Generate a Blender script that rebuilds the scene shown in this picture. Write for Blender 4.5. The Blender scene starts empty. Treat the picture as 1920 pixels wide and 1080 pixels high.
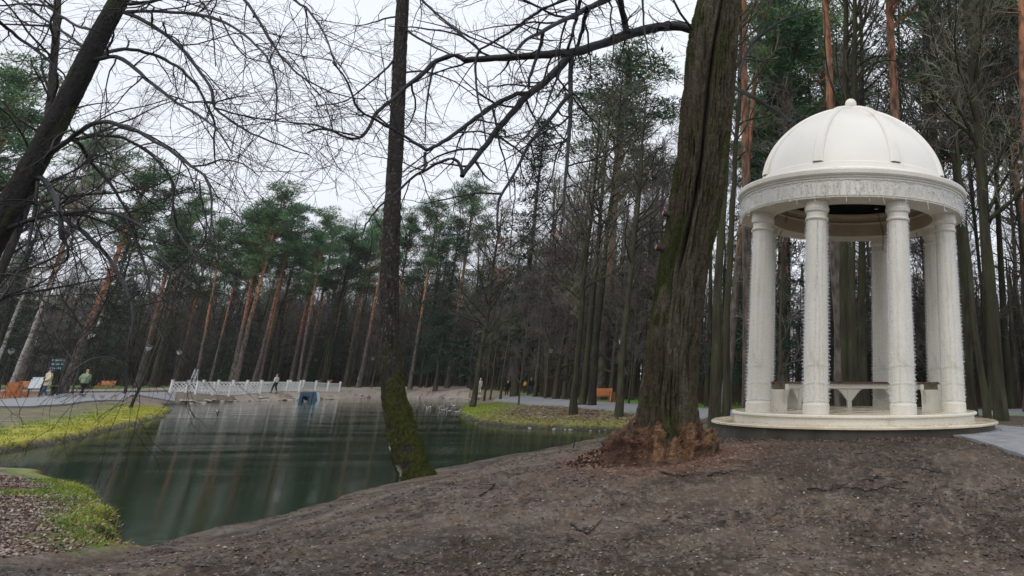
import bpy, math, random
import numpy as np
from mathutils import Vector, Matrix

rnd = random.Random(7)
rng = np.random.default_rng(11)
SC = bpy.context.scene
COL = SC.collection
R = math.radians

# ------------------------------------------------------------------ camera, sky, sun, exposure
CAM = np.array([0.0, 0.0, 1.6])
F_PX, CX, CY, PITCH, ROLL = 1394.4, 1537.8, 268.5, 0.3088, 0.004
cam_d = bpy.data.cameras.new('camera')
cam = bpy.data.objects.new('camera', cam_d)
COL.objects.link(cam)
SC.camera = cam
cam_d.sensor_width = 36.0
cam_d.lens = F_PX / 1920 * 36.0
cam_d.shift_x = (960 - CX) / 1920
cam_d.shift_y = (CY - 540) / 1920
cam_d.clip_start = 0.05
cam_d.clip_end = 2000
_fw = np.array([0, math.cos(PITCH), math.sin(PITCH)])
_u0 = np.array([0, -math.sin(PITCH), math.cos(PITCH)])
_x0 = np.array([1.0, 0, 0])
CXV = _x0 * math.cos(ROLL) + _u0 * math.sin(ROLL)
CUV = _u0 * math.cos(ROLL) - _x0 * math.sin(ROLL)
CFV = _fw
cam.matrix_world = Matrix(((CXV[0], CUV[0], -CFV[0], CAM[0]), (CXV[1], CUV[1], -CFV[1], CAM[1]),
                           (CXV[2], CUV[2], -CFV[2], CAM[2]), (0, 0, 0, 1)))

SUN_EL, SUN_AZ = R(48), R(200)      # a veiled sun high behind the camera
wd = bpy.data.worlds.new('World')
SC.world = wd
wd.use_nodes = True
nt = wd.node_tree
nt.nodes.clear()
w_out = nt.nodes.new('ShaderNodeOutputWorld')
w_bg = nt.nodes.new('ShaderNodeBackground')
w_sky = nt.nodes.new('ShaderNodeTexSky')
w_sky.sky_type = 'NISHITA'
w_sky.sun_disc = False
w_sky.sun_elevation = SUN_EL
w_sky.sun_rotation = SUN_AZ
w_sky.dust_density = 4.0
w_mix = nt.nodes.new('ShaderNodeMix')
w_mix.data_type = 'RGBA'
w_mix.inputs[0].default_value = 0.93             # overcast: a closed white cloud deck over the sky
w_mix.inputs[7].default_value = (7.7, 8.0, 8.6, 1)
nt.links.new(w_sky.outputs[0], w_mix.inputs[6])
w_tc = nt.nodes.new('ShaderNodeTexCoord')
w_ns = nt.nodes.new('ShaderNodeTexNoise')
w_ns.inputs['Scale'].default_value = 1.6
w_ns.inputs['Detail'].default_value = 4
nt.links.new(w_tc.outputs['Generated'], w_ns.inputs['Vector'])
w_mr = nt.nodes.new('ShaderNodeMapRange')
w_mr.inputs[1].default_value = 0.3
w_mr.inputs[2].default_value = 0.7
w_mr.inputs[3].default_value = 0.93
w_mr.inputs[4].default_value = 1.06
nt.links.new(w_ns.outputs[0], w_mr.inputs[0])
w_mul = nt.nodes.new('ShaderNodeVectorMath')
w_mul.operation = 'SCALE'
nt.links.new(w_mix.outputs[2], w_mul.inputs[0])
nt.links.new(w_mr.outputs[0], w_mul.inputs['Scale'])
nt.links.new(w_mul.outputs[0], w_bg.inputs[0])
w_bg.inputs[1].default_value = 0.105
nt.links.new(w_bg.outputs[0], w_out.inputs[0])

sun_d = bpy.data.lights.new('sun', 'SUN')
sun = bpy.data.objects.new('sun', sun_d)
COL.objects.link(sun)
sun_d.energy = 0.9
sun_d.angle = R(40)
sun_d.color = (1.0, 0.97, 0.93)
_sd = Vector((math.sin(SUN_AZ) * math.cos(SUN_EL), math.cos(SUN_AZ) * math.cos(SUN_EL), math.sin(SUN_EL)))
sun.rotation_euler = _sd.to_track_quat('Z', 'Y').to_euler()
sun.location = (0, 0, 30)

SC.view_settings.view_transform = 'Standard'
SC.view_settings.look = 'None'
SC.view_settings.gamma = 1.0
SC.view_settings.exposure = 0.28
SC.view_settings.use_curve_mapping = False
SC.render.engine = 'CYCLES'
SC.cycles.max_bounces = 6
SC.cycles.diffuse_bounces = 3
SC.cycles.glossy_bounces = 3
SC.cycles.transparent_max_bounces = 8
SC.cycles.use_denoising = True

# ------------------------------------------------------------------ pixel to place helpers (photo pixels, 1920 x 1080)
def ray(px, py):
    return CFV * F_PX + CXV * (px - CX) - CUV * (py - CY)
def W(px, py, Y):
    """point of the line of sight at the forward distance Y"""
    d = ray(px, py)
    return CAM + d * (Y / d[1])
def WZ(px, py, z):
    d = ray(px, py)
    return CAM + d * ((z - CAM[2]) / d[2])
def MPP(P):
    return float((np.asarray(P) - CAM) @ CFV) / F_PX

# ------------------------------------------------------------------ noise
def _hash(ix, iy, seed):
    h = (ix.astype(np.int64) * 374761393 + iy.astype(np.int64) * 668265263 + seed * 974711) & 0xffffffff
    h = ((h ^ (h >> 13)) * 1274126177) & 0xffffffff
    h = h ^ (h >> 16)
    return (h & 0xffff) / 65535.0
def vnoise(x, y, seed=0):
    x = np.asarray(x, float); y = np.asarray(y, float)
    ix = np.floor(x); iy = np.floor(y)
    fx = x - ix; fy = y - iy
    ux = fx * fx * (3 - 2 * fx); uy = fy * fy * (3 - 2 * fy)
    a = _hash(ix, iy, seed); b = _hash(ix + 1, iy, seed); c = _hash(ix, iy + 1, seed); d = _hash(ix + 1, iy + 1, seed)
    return (a + (b - a) * ux) * (1 - uy) + (c + (d - c) * ux) * uy
def fbm(x, y, oct=4, seed=0, gain=0.5):
    s = 0; a = 1; t = 0
    for i in range(oct):
        s = s + a * vnoise(x * 2 ** i + 13.7 * i, y * 2 ** i - 7.1 * i, seed + i)
        t += a; a *= gain
    return s / t
def sst(a, b, x):
    t = np.clip((x - a) / (b - a), 0, 1)
    return t * t * (3 - 2 * t)

# ------------------------------------------------------------------ mesh building
class MB:
    """collects vertices, quads and triangles; build() links them as ONE mesh object"""
    def __init__(self):
        self.v = []; self.q = []; self.t = []; self.n = 0
        self.tb = {}; self.qm = []; self.tm = []
    def add(self, v, q=None, t=None, m=0):
        v = np.asarray(v, float).reshape(-1, 3)
        if q is not None and len(q):
            q = np.asarray(q, np.int64).reshape(-1, 4); self.q.append(q + self.n); self.qm.append(np.full(len(q), m))
        if t is not None and len(t):
            t = np.asarray(t, np.int64).reshape(-1, 3); self.t.append(t + self.n); self.tm.append(np.full(len(t), m))
        self.v.append(v); self.n += len(v)
    def tube(self, pts, rad, sides=3, m=0):
        self.tb.setdefault((len(pts), sides, m), []).append((pts, rad))
    def box(self, c, s, rz=0.0, mat=None, m=0):
        x, y, z = s[0] / 2, s[1] / 2, s[2] / 2
        v = np.array([[-x, -y, -z], [x, -y, -z], [x, y, -z], [-x, y, -z], [-x, -y, z], [x, -y, z], [x, y, z], [-x, y, z]])
        if mat is not None: v = v @ np.asarray(mat).T
        if rz:
            cs, sn = math.cos(rz), math.sin(rz)
            v = v @ np.array([[cs, sn, 0], [-sn, cs, 0], [0, 0, 1]])
        self.add(v + np.asarray(c), [[0, 3, 2, 1], [4, 5, 6, 7], [0, 1, 5, 4], [1, 2, 6, 5], [2, 3, 7, 6], [3, 0, 4, 7]], m=m)
    def bar(self, a, b, w, h, up=(0, 0, 1), m=0):
        a = np.asarray(a, float); b = np.asarray(b, float)
        d = b - a; L = np.linalg.norm(d); d /= L
        up = np.asarray(up, float)
        s = np.cross(d, up)
        if np.linalg.norm(s) < 1e-4: s = np.cross(d, np.array([1.0, 0, 0]))
        s /= np.linalg.norm(s); u = np.cross(s, d)
        self.box((a + b) / 2, (L, w, h), mat=np.array([d, s, u]).T, m=m)
    def lathe(self, prof, n=32, c=(0, 0, 0), cap=True, a0=0.0, a1=2 * math.pi, m=0):
        prof = np.asarray(prof, float)
        full = abs(a1 - a0 - 2 * math.pi) < 1e-6
        na = n if full else n + 1
        a = a0 + (a1 - a0) * np.arange(na) / n
        v = np.zeros((len(prof), na, 3))
        v[:, :, 0] = prof[:, 0:1] * np.cos(a); v[:, :, 1] = prof[:, 0:1] * np.sin(a); v[:, :, 2] = prof[:, 1:2]
        q = []
        for i in range(len(prof) - 1):
            for j in range(n):
                k = (j + 1) % na
                q.append([i * na + j, i * na + k, (i + 1) * na + k, (i + 1) * na + j])
        self.add(v.reshape(-1, 3) + np.asarray(c), q, m=m)
    def finish(self):
        for (n, s, m), lst in self.tb.items():
            P = np.array([p for p, r in lst], float); Rr = np.array([r for p, r in lst], float)
            K = len(lst)
            T = np.empty_like(P)
            T[:, 1:-1] = P[:, 2:] - P[:, :-2]; T[:, 0] = P[:, 1] - P[:, 0]; T[:, -1] = P[:, -1] - P[:, -2]
            T /= np.linalg.norm(T, axis=2, keepdims=True) + 1e-9
            mt = T.mean(axis=1)
            ref = np.zeros((K, 3)); ref[np.arange(K), np.argmin(np.abs(mt), axis=1)] = 1
            U = np.cross(T, ref[:, None, :]); U /= np.linalg.norm(U, axis=2, keepdims=True) + 1e-9
            V = np.cross(T, U)
            a = np.arange(s) * 2 * math.pi / s
            ring = P[:, :, None, :] + Rr[:, :, None, None] * (U[:, :, None, :] * np.cos(a)[None, None, :, None] + V[:, :, None, :] * np.sin(a)[None, None, :, None])
            base = (np.arange(K) * n * s)[:, None, None]
            i = np.arange(n - 1)[None, :, None]; j = np.arange(s)[None, None, :]; k = (j + 1) % s
            q = np.stack([base + i * s + j, base + i * s + k, base + (i + 1) * s + k, base + (i + 1) * s + j], axis=-1)
            self.add(ring.reshape(-1, 3), q.reshape(-1, 4), m=m)
        self.tb = {}
    def mesh(self, name, mats, smooth=True):
        self.finish()
        v = np.concatenate(self.v) if self.v else np.zeros((0, 3))
        q = np.concatenate(self.q) if self.q else np.zeros((0, 4), np.int64)
        t = np.concatenate(self.t) if self.t else np.zeros((0, 3), np.int64)
        me = bpy.data.meshes.new(name)
        me.vertices.add(len(v)); me.vertices.foreach_set('co', v.astype(np.float32).ravel())
        nl = len(q) * 4 + len(t) * 3
        me.loops.add(nl)
        me.loops.foreach_set('vertex_index', np.concatenate([q.ravel(), t.ravel()]).astype(np.int32))
        me.polygons.add(len(q) + len(t))
        ls = np.concatenate([np.arange(len(q)) * 4, len(q) * 4 + np.arange(len(t)) * 3]).astype(np.int32)
        me.polygons.foreach_set('loop_start', ls)
        mi = np.concatenate(self.qm + self.tm) if (self.qm or self.tm) else np.zeros(0)
        if not isinstance(mats, (list, tuple)): mats = [mats]
        for m in mats: me.materials.append(m)
        if len(mats) > 1: me.polygons.foreach_set('material_index', mi.astype(np.int32))
        me.polygons.foreach_set('use_smooth', np.full(len(q) + len(t), smooth, dtype=bool))
        me.update(calc_edges=True); me.validate()
        return me
    def build(self, name, mats, parent=None, smooth=True, kind=None, loc=None):
        me = self.mesh(name, mats, smooth)
        o = bpy.data.objects.new(name, me)
        COL.objects.link(o)
        if parent is not None: o.parent = parent
        if loc is not None: o.location = loc
        if kind: o['kind'] = kind
        return o

def tag(o, label=None, cat=None, group=None, kind=None):
    if label: o['label'] = label
    if cat: o['category'] = cat
    if group: o['group'] = group
    if kind: o['kind'] = kind
    return o
def empty(name, loc=(0, 0, 0), rz=0.0, label=None, cat=None, group=None):
    o = bpy.data.objects.new(name, None)
    COL.objects.link(o)
    o.location = tuple(float(c) for c in loc); o.rotation_euler = (0, 0, rz)
    o.empty_display_size = 0.3
    return tag(o, label, cat, group)
def copy_tree(o, kids, parent=None):
    c = o.copy(); COL.objects.link(c); c.parent = parent
    for ch in kids.get(o.name, []): copy_tree(ch, kids, c)
    return c
def kid_map(root):
    m = {}
    def rec(o):
        m[o.name] = list(o.children)
        for ch in o.children: rec(ch)
    rec(root)
    return m
def duplicate(o, km, loc, rz=0.0, scale=1.0, label=None, group=None):
    c = copy_tree(o, km)
    c.location = tuple(float(k) for k in loc); c.rotation_euler = (0, 0, rz); c.scale = (scale,) * 3 if not hasattr(scale, '__len__') else scale
    if label: c['label'] = label
    if group: c['group'] = group
    return c
def set_attr(me, name, cols):
    a = me.color_attributes.new(name, 'FLOAT_COLOR', 'POINT')
    c = np.ones((len(me.vertices), 4), np.float32); c[:, :3] = cols
    a.data.foreach_set('color', c.ravel())

# ------------------------------------------------------------------ materials
def new_mat(name):
    m = bpy.data.materials.new(name); m.use_nodes = True
    t = m.node_tree
    b = t.nodes['Principled BSDF']
    return m, t, b
def mat_noise(name, stops, scale=5.0, detail=5.0, rough=0.8, bump=0.0, bscale=None, stretch=(1, 1, 1), coord='Object',
              vary=0.0, spec=0.5, metal=0.0, bdist=0.02, rough2=None, speck=0.0):
    m, t, b = new_mat(name)
    N = t.nodes.new; L = t.links.new
    tc = N('ShaderNodeTexCoord'); mp = N('ShaderNodeMapping'); mp.inputs['Scale'].default_value = stretch
    L(tc.outputs[coord], mp.inputs[0])
    ns = N('ShaderNodeTexNoise'); ns.inputs['Scale'].default_value = scale; ns.inputs['Detail'].default_value = detail
    ns.inputs['Roughness'].default_value = 0.62
    L(mp.outputs[0], ns.inputs[0])
    cr = N('ShaderNodeValToRGB')
    while len(cr.color_ramp.elements) < len(stops): cr.color_ramp.elements.new(0.5)
    for e, (p, c) in zip(cr.color_ramp.elements, stops):
        e.position = p; e.color = (*c, 1)
    L(ns.outputs[0], cr.inputs[0])
    last = cr.outputs[0]
    if vary:
        oi = N('ShaderNodeObjectInfo'); mr = N('ShaderNodeMapRange')
        mr.inputs[3].default_value = 1 - vary; mr.inputs[4].default_value = 1 + vary
        L(oi.outputs['Random'], mr.inputs[0])
        vm = N('ShaderNodeVectorMath'); vm.operation = 'SCALE'
        L(last, vm.inputs[0]); L(mr.outputs[0], vm.inputs['Scale'])
        last = vm.outputs[0]
    if speck:
        n3 = N('ShaderNodeTexNoise'); n3.inputs['Scale'].default_value = 34; n3.inputs['Detail'].default_value = 4; n3.inputs['Roughness'].default_value = .8; L(tc.outputs[coord], n3.inputs[0])
        m3 = N('ShaderNodeMapRange'); m3.inputs[1].default_value = .32; m3.inputs[2].default_value = .6; m3.inputs[3].default_value = 1 - speck; m3.inputs[4].default_value = 1.05; L(n3.outputs[0], m3.inputs[0])
        v3 = N('ShaderNodeVectorMath'); v3.operation = 'SCALE'; L(last, v3.inputs[0]); L(m3.outputs[0], v3.inputs['Scale']); last = v3.outputs[0]
    L(last, b.inputs['Base Color'])
    b.inputs['Roughness'].default_value = rough
    if rough2 is not None:
        mr2 = N('ShaderNodeMapRange'); mr2.inputs[1].default_value = 0.35; mr2.inputs[2].default_value = 0.65
        mr2.inputs[3].default_value = rough; mr2.inputs[4].default_value = rough2
        L(ns.outputs[0], mr2.inputs[0]); L(mr2.outputs[0], b.inputs['Roughness'])
    b.inputs['Specular IOR Level'].default_value = spec
    b.inputs['Metallic'].default_value = metal
    if bump:
        n2 = N('ShaderNodeTexNoise'); n2.inputs['Scale'].default_value = bscale or scale * 3; n2.inputs['Detail'].default_value = 6
        L(mp.outputs[0], n2.inputs[0])
        bp = N('ShaderNodeBump'); bp.inputs['Strength'].default_value = bump; bp.inputs['Distance'].default_value = bdist
        L(n2.outputs[0], bp.inputs['Height']); L(bp.outputs[0], b.inputs['Normal'])
    return m
def mat_attr(name, rough=0.85, nscale=30.0, lo=0.7, hi=1.3, bump=0.5, bscale=60.0, bdist=0.02, spec=0.4, wet=None):
    """base colour from the mesh's colour attribute (mud, moss, litter where they lie) with fine grain"""
    m, t, b = new_mat(name)
    N = t.nodes.new; L = t.links.new
    at = N('ShaderNodeAttribute'); at.attribute_name = 'Col'
    tc = N('ShaderNodeTexCoord')
    ns = N('ShaderNodeTexNoise'); ns.inputs['Scale'].default_value = nscale; ns.inputs['Detail'].default_value = 8; ns.inputs['Roughness'].default_value = 0.7
    L(tc.outputs['Object'], ns.inputs[0])
    mr = N('ShaderNodeMapRange'); mr.inputs[1].default_value = 0.3; mr.inputs[2].default_value = 0.7
    mr.inputs[3].default_value = lo; mr.inputs[4].default_value = hi
    L(ns.outputs[0], mr.inputs[0])
    vm = N('ShaderNodeVectorMath'); vm.operation = 'SCALE'
    L(at.outputs['Color'], vm.inputs[0]); L(mr.outputs[0], vm.inputs['Scale'])
    L(vm.outputs[0], b.inputs['Base Color'])
    b.inputs['Roughness'].default_value = rough
    b.inputs['Specular IOR Level'].default_value = spec
    if wet:
        nw = N('ShaderNodeTexNoise'); nw.inputs['Scale'].default_value = wet[0]; nw.inputs['Detail'].default_value = 6
        L(tc.outputs['Object'], nw.inputs[0])
        mw = N('ShaderNodeMapRange'); mw.inputs[1].default_value = 0.42; mw.inputs[2].default_value = 0.62
        mw.inputs[3].default_value = wet[1]; mw.inputs[4].default_value = wet[2]
        L(nw.outputs[0], mw.inputs[0]); L(mw.outputs[0], b.inputs['Roughness'])
    n2 = N('ShaderNodeTexNoise'); n2.inputs['Scale'].default_value = bscale; n2.inputs['Detail'].default_value = 8; n2.inputs['Roughness'].default_value = 0.7
    L(tc.outputs['Object'], n2.inputs[0])
    bp = N('ShaderNodeBump'); bp.inputs['Strength'].default_value = bump; bp.inputs['Distance'].default_value = bdist
    L(n2.outputs[0], bp.inputs['Height']); L(bp.outputs[0], b.inputs['Normal'])
    return m
def mat_pine_bark(name):
    """grey plates low on the trunk, flaking orange bark higher up"""
    m, t, b = new_mat(name)
    N = t.nodes.new; L = t.links.new
    tc = N('ShaderNodeTexCoord'); sp = N('ShaderNodeSeparateXYZ'); L(tc.outputs['Object'], sp.inputs[0])
    mp = N('ShaderNodeMapping'); mp.inputs['Scale'].default_value = (1, 1, 0.35); L(tc.outputs['Object'], mp.inputs[0])
    ns = N('ShaderNodeTexNoise'); ns.inputs['Scale'].default_value = 7; ns.inputs['Detail'].default_value = 6; L(mp.outputs[0], ns.inputs[0])
    ad = N('ShaderNodeMath'); ad.operation = 'MULTIPLY_ADD'; L(ns.outputs[0], ad.inputs[0]); ad.inputs[1].default_value = 6; L(sp.outputs[2], ad.inputs[2])
    mr = N('ShaderNodeMapRange'); mr.inputs[1].default_value = 9.5; mr.inputs[2].default_value = 15.5; L(ad.outputs[0], mr.inputs[0])
    c1 = N('ShaderNodeValToRGB'); c1.color_ramp.elements[0].color = (0.04, 0.033, 0.026, 1); c1.color_ramp.elements[1].color = (0.16, 0.132, 0.108, 1)
    c1.color_ramp.elements[0].position = 0.35; c1.color_ramp.elements[1].position = 0.68
    c2 = N('ShaderNodeValToRGB'); c2.color_ramp.elements[0].color = (0.11, 0.052, 0.034, 1); c2.color_ramp.elements[1].color = (0.40, 0.19, 0.10, 1)
    c2.color_ramp.elements[0].position = 0.33; c2.color_ramp.elements[1].position = 0.6
    L(ns.outputs[0], c1.inputs[0]); L(ns.outputs[0], c2.inputs[0])
    mx = N('ShaderNodeMix'); mx.data_type = 'RGBA'; L(mr.outputs[0], mx.inputs[0]); L(c1.outputs[0], mx.inputs[6]); L(c2.outputs[0], mx.inputs[7])
    L(mx.outputs[2], b.inputs['Base Color']); b.inputs['Roughness'].default_value = 0.9
    bp = N('ShaderNodeBump'); bp.inputs['Strength'].default_value = 0.8; bp.inputs['Distance'].default_value = 0.05
    L(ns.outputs[0], bp.inputs['Height']); L(bp.outputs[0], b.inputs['Normal'])
    return m

M = {}
M['ground'] = mat_attr('ground_soil', rough=0.8, nscale=26, lo=0.55, hi=1.45, bump=0.9, bscale=34, bdist=0.03, spec=0.35, wet=(1.3, 0.9, 0.5))
M['path'] = mat_noise('path_asphalt', [(0.3, (0.20, 0.205, 0.22)), (0.7, (0.30, 0.305, 0.32))], scale=3, rough=0.45, bump=0.2, bscale=60, rough2=0.75)
M['sand'] = mat_noise('path_sandy', [(0.3, (0.22, 0.185, 0.15)), (0.7, (0.33, 0.285, 0.24))], scale=2, rough=0.85, bump=0.3, bscale=30)
M['mulch'] = mat_noise('bark_mulch', [(0.3, (0.13, 0.06, 0.04)), (0.7, (0.30, 0.16, 0.11))], scale=9, rough=0.9, bump=0.6)
M['stone'] = mat_noise('cast_stone', [(0.24, (0.46, 0.42, 0.32)), (0.40, (0.68, 0.65, 0.57)), (0.75, (0.76, 0.74, 0.67))], scale=2.6, detail=10, rough=0.55, stretch=(1, 1, .35), speck=.16, bump=0.12, bscale=55, bdist=0.01)
M['stone_floor'] = mat_noise('wet_cast_stone', [(0.3, (0.46, 0.36, 0.22)), (0.5, (0.62, 0.53, 0.38)), (0.7, (0.72, 0.65, 0.52))], scale=1.4, detail=8, rough=0.12, speck=.14, bump=0.05, bscale=30, rough2=0.4, bdist=0.005)
M['plinth'] = mat_noise('dirty_plinth', [(0.3, (0.025, 0.022, 0.016)), (0.6, (0.075, 0.068, 0.05)), (0.85, (0.34, 0.31, 0.25))], scale=1.5, detail=8, rough=0.7, bump=0.3, stretch=(1, 1, 0.35))
M['dome'] = mat_noise('dome_paint', [(0.27, (0.64, 0.59, 0.47)), (0.42, (0.80, 0.775, 0.71)), (0.75, (0.83, 0.81, 0.755))], scale=1.8, detail=9, rough=0.4, bump=0.05, bscale=12, bdist=0.01, stretch=(1, 1, .3))
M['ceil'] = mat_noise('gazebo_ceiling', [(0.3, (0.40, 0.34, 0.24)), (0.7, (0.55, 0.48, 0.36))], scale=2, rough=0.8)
M['darkin'] = mat_noise('shade_toned_lining', [(0.3, (0.02, 0.02, 0.018)), (0.7, (0.05, 0.045, 0.04))], scale=2, rough=0.9)  # near-black base colour stands in for the shade inside the dome
M['garland'] = mat_noise('white_cable', [(0.3, (0.72, 0.76, 0.8)), (0.7, (0.85, 0.88, 0.9))], scale=4, rough=0.35)
M['oldwood'] = mat_noise('dark_bench_wood', [(0.3, (0.045, 0.026, 0.018)), (0.7, (0.15, 0.09, 0.06))], scale=5, rough=0.35, stretch=(1, 1, 8), bump=0.2)
M['orange'] = mat_noise('orange_varnished_wood', [(0.3, (0.34, 0.11, 0.03)), (0.7, (0.54, 0.20, 0.065))], scale=6, rough=0.45, vary=0.1)
M['black'] = mat_noise('black_metal', [(0.3, (0.012, 0.012, 0.014)), (0.7, (0.03, 0.03, 0.034))], scale=8, rough=0.45)
M['lampglass'] = mat_noise('frosted_lamp_glass', [(0.3, (0.5, 0.55, 0.6)), (0.7, (0.62, 0.68, 0.72))], scale=8, rough=0.2)
M['white'] = mat_noise('white_paint', [(0.3, (0.78, 0.79, 0.78)), (0.7, (0.87, 0.87, 0.86))], scale=6, rough=0.5)
M['blue'] = mat_noise('blue_painted_concrete', [(0.3, (0.02, 0.055, 0.09)), (0.7, (0.045, 0.10, 0.15))], scale=3, rough=0.7)
M['paleblue'] = mat_noise('pale_blue_concrete', [(0.3, (0.22, 0.27, 0.32)), (0.7, (0.32, 0.38, 0.44))], scale=3, rough=0.7)
M['cyan'] = mat_noise('pale_blue_lettering', [(0.3, (0.2, 0.45, 0.55)), (0.7, (0.28, 0.55, 0.65))], scale=8, rough=0.5)
M['rock'] = mat_noise('shore_stone', [(0.3, (0.22, 0.19, 0.16)), (0.7, (0.5, 0.45, 0.4))], scale=6, rough=0.8, bump=0.4, vary=0.2)
M['bark'] = mat_noise('mossy_grey_bark', [(0.30, (0.028, 0.024, 0.02)), (0.46, (0.075, 0.062, 0.048)), (0.58, (0.07, 0.075, 0.038)), (0.75, (0.15, 0.135, 0.105))], scale=3.7, detail=8, rough=0.95, bump=0.8, bscale=14, stretch=(1, 1, 0.22), vary=0.35, spec=0.2, bdist=0.04)
M['greenbark'] = mat_noise('algae_green_bark', [(0.30, (0.02, 0.018, 0.013)), (0.46, (0.042, 0.037, 0.026)), (0.56, (0.045, 0.050, 0.024)), (0.75, (0.10, 0.094, 0.072))], scale=3.6, detail=8, rough=0.95, bump=0.8, bscale=14, stretch=(1, 1, 0.22), vary=0.35, spec=0.2, bdist=0.04)
M['darkbark'] = mat_noise('wet_dark_bark', [(0.3, (0.014, 0.013, 0.012)), (0.52, (0.038, 0.034, 0.031)), (0.66, (0.045, 0.055, 0.022)), (0.8, (0.085, 0.08, 0.075))], scale=5, detail=9, rough=0.75, bump=0.8, bscale=30, stretch=(1, 1, 0.5), spec=0.3, bdist=0.02)
M['branch'] = mat_noise('wet_dark_branch', [(0.3, (0.007, 0.008, 0.011)), (0.6, (0.020, 0.020, 0.022)), (0.8, (0.032, 0.045, 0.014))], scale=6, rough=0.6, bump=0.5, spec=0.35)
M['twig'] = mat_noise('fine_dark_twigs', [(0.3, (0.010, 0.009, 0.011)), (0.7, (0.028, 0.022, 0.022))], scale=3, rough=0.7, spec=0.3)
M['twig_far'] = mat_noise('brown_grey_twigs', [(0.3, (0.075, 0.066, 0.062)), (0.7, (0.22, 0.19, 0.178))], scale=0.5, rough=0.9, vary=0.35, spec=0.2)
M['twig_green'] = mat_noise('green_grey_twigs', [(0.3, (0.08, 0.08, 0.055)), (0.7, (0.20, 0.195, 0.14))], scale=0.5, rough=0.9, vary=0.3, spec=0.2)
M['pinebark'] = mat_pine_bark('pine_bark')
M['needle'] = mat_noise('pine_needles', [(0.3, (0.04, 0.10, 0.055)), (0.5, (0.09, 0.19, 0.085)), (0.75, (0.20, 0.29, 0.09))], scale=0.35, detail=4, rough=0.7, vary=0.3, spec=0.3)
M['needle_dark'] = mat_noise('spruce_needles', [(0.3, (0.012, 0.03, 0.02)), (0.7, (0.035, 0.065, 0.035))], scale=0.5, rough=0.75, vary=0.25, spec=0.3)
M['leaf_far'] = mat_noise('brown_hanging_leaves', [(0.3, (0.14, 0.06, 0.03)), (0.7, (0.26, 0.13, 0.08))], scale=1.2, rough=0.8, vary=0.2)
M['birch'] = mat_noise('white_birch_bark', [(0.40, (0.05, 0.045, 0.04)), (0.50, (0.30, 0.29, 0.27)), (0.78, (0.50, 0.49, 0.46))], scale=2.6, detail=6, rough=0.8, bump=0.2, stretch=(0.4, 0.4, 1.0))
M['trunk_attr'] = mat_attr('furrowed_bark_with_moss', rough=0.85, nscale=22, lo=0.4, hi=1.55, bump=1.0, bscale=30, bdist=0.05, spec=0.25)
M['moss'] = mat_noise('moss', [(0.3, (0.022, 0.03, 0.005)), (0.7, (0.085, 0.10, 0.014))], scale=4, rough=0.95, spec=0.1)
M['rot'] = mat_attr('crumbling_red_wood', rough=0.9, nscale=14, lo=0.5, hi=1.5, bump=1.0, bscale=24, bdist=0.04, spec=0.2)
M['rotcrumb'] = mat_noise('rotten_wood_crumbs', [(0.3, (0.07, 0.044, 0.027)), (0.7, (0.24, 0.148, 0.088))], scale=14, rough=0.9, spec=0.2)
M['leafA'] = mat_noise('dead_leaf_brown', [(0.3, (0.10, 0.05, 0.035)), (0.7, (0.24, 0.14, 0.10))], scale=3, rough=0.55, spec=0.5)
M['leafB'] = mat_noise('dead_leaf_pale', [(0.3, (0.24, 0.18, 0.15)), (0.7, (0.45, 0.38, 0.34))], scale=3, rough=0.45, spec=0.5)
M['grassA'] = mat_noise('grass_green', [(0.3, (0.06, 0.14, 0.015)), (0.7, (0.17, 0.30, 0.03))], scale=1.5, rough=0.7, spec=0.3)
M['grassB'] = mat_noise('grass_yellow', [(0.3, (0.24, 0.26, 0.035)), (0.7, (0.48, 0.45, 0.06))], scale=1.5, rough=0.7, spec=0.3)
M['clod'] = mat_noise('soil_clods', [(0.3, (0.03, 0.024, 0.02)), (0.7, (0.13, 0.105, 0.09))], scale=9, rough=0.8, bump=0.6, spec=0.3)
M['brush'] = mat_noise('reddish_brush', [(0.3, (0.04, 0.025, 0.018)), (0.7, (0.12, 0.075, 0.055))], scale=0.5, rough=0.9, spec=0.2)
M['skin'] = mat_noise('skin', [(0.3, (0.55, 0.34, 0.26)), (0.7, (0.62, 0.40, 0.31))], scale=5, rough=0.6)
def cloth(name, c):
    d = tuple(k * 0.75 for k in c)
    return mat_noise(name, [(0.3, d), (0.7, c)], scale=14, rough=0.85, bump=0.3, spec=0.2)

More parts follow.
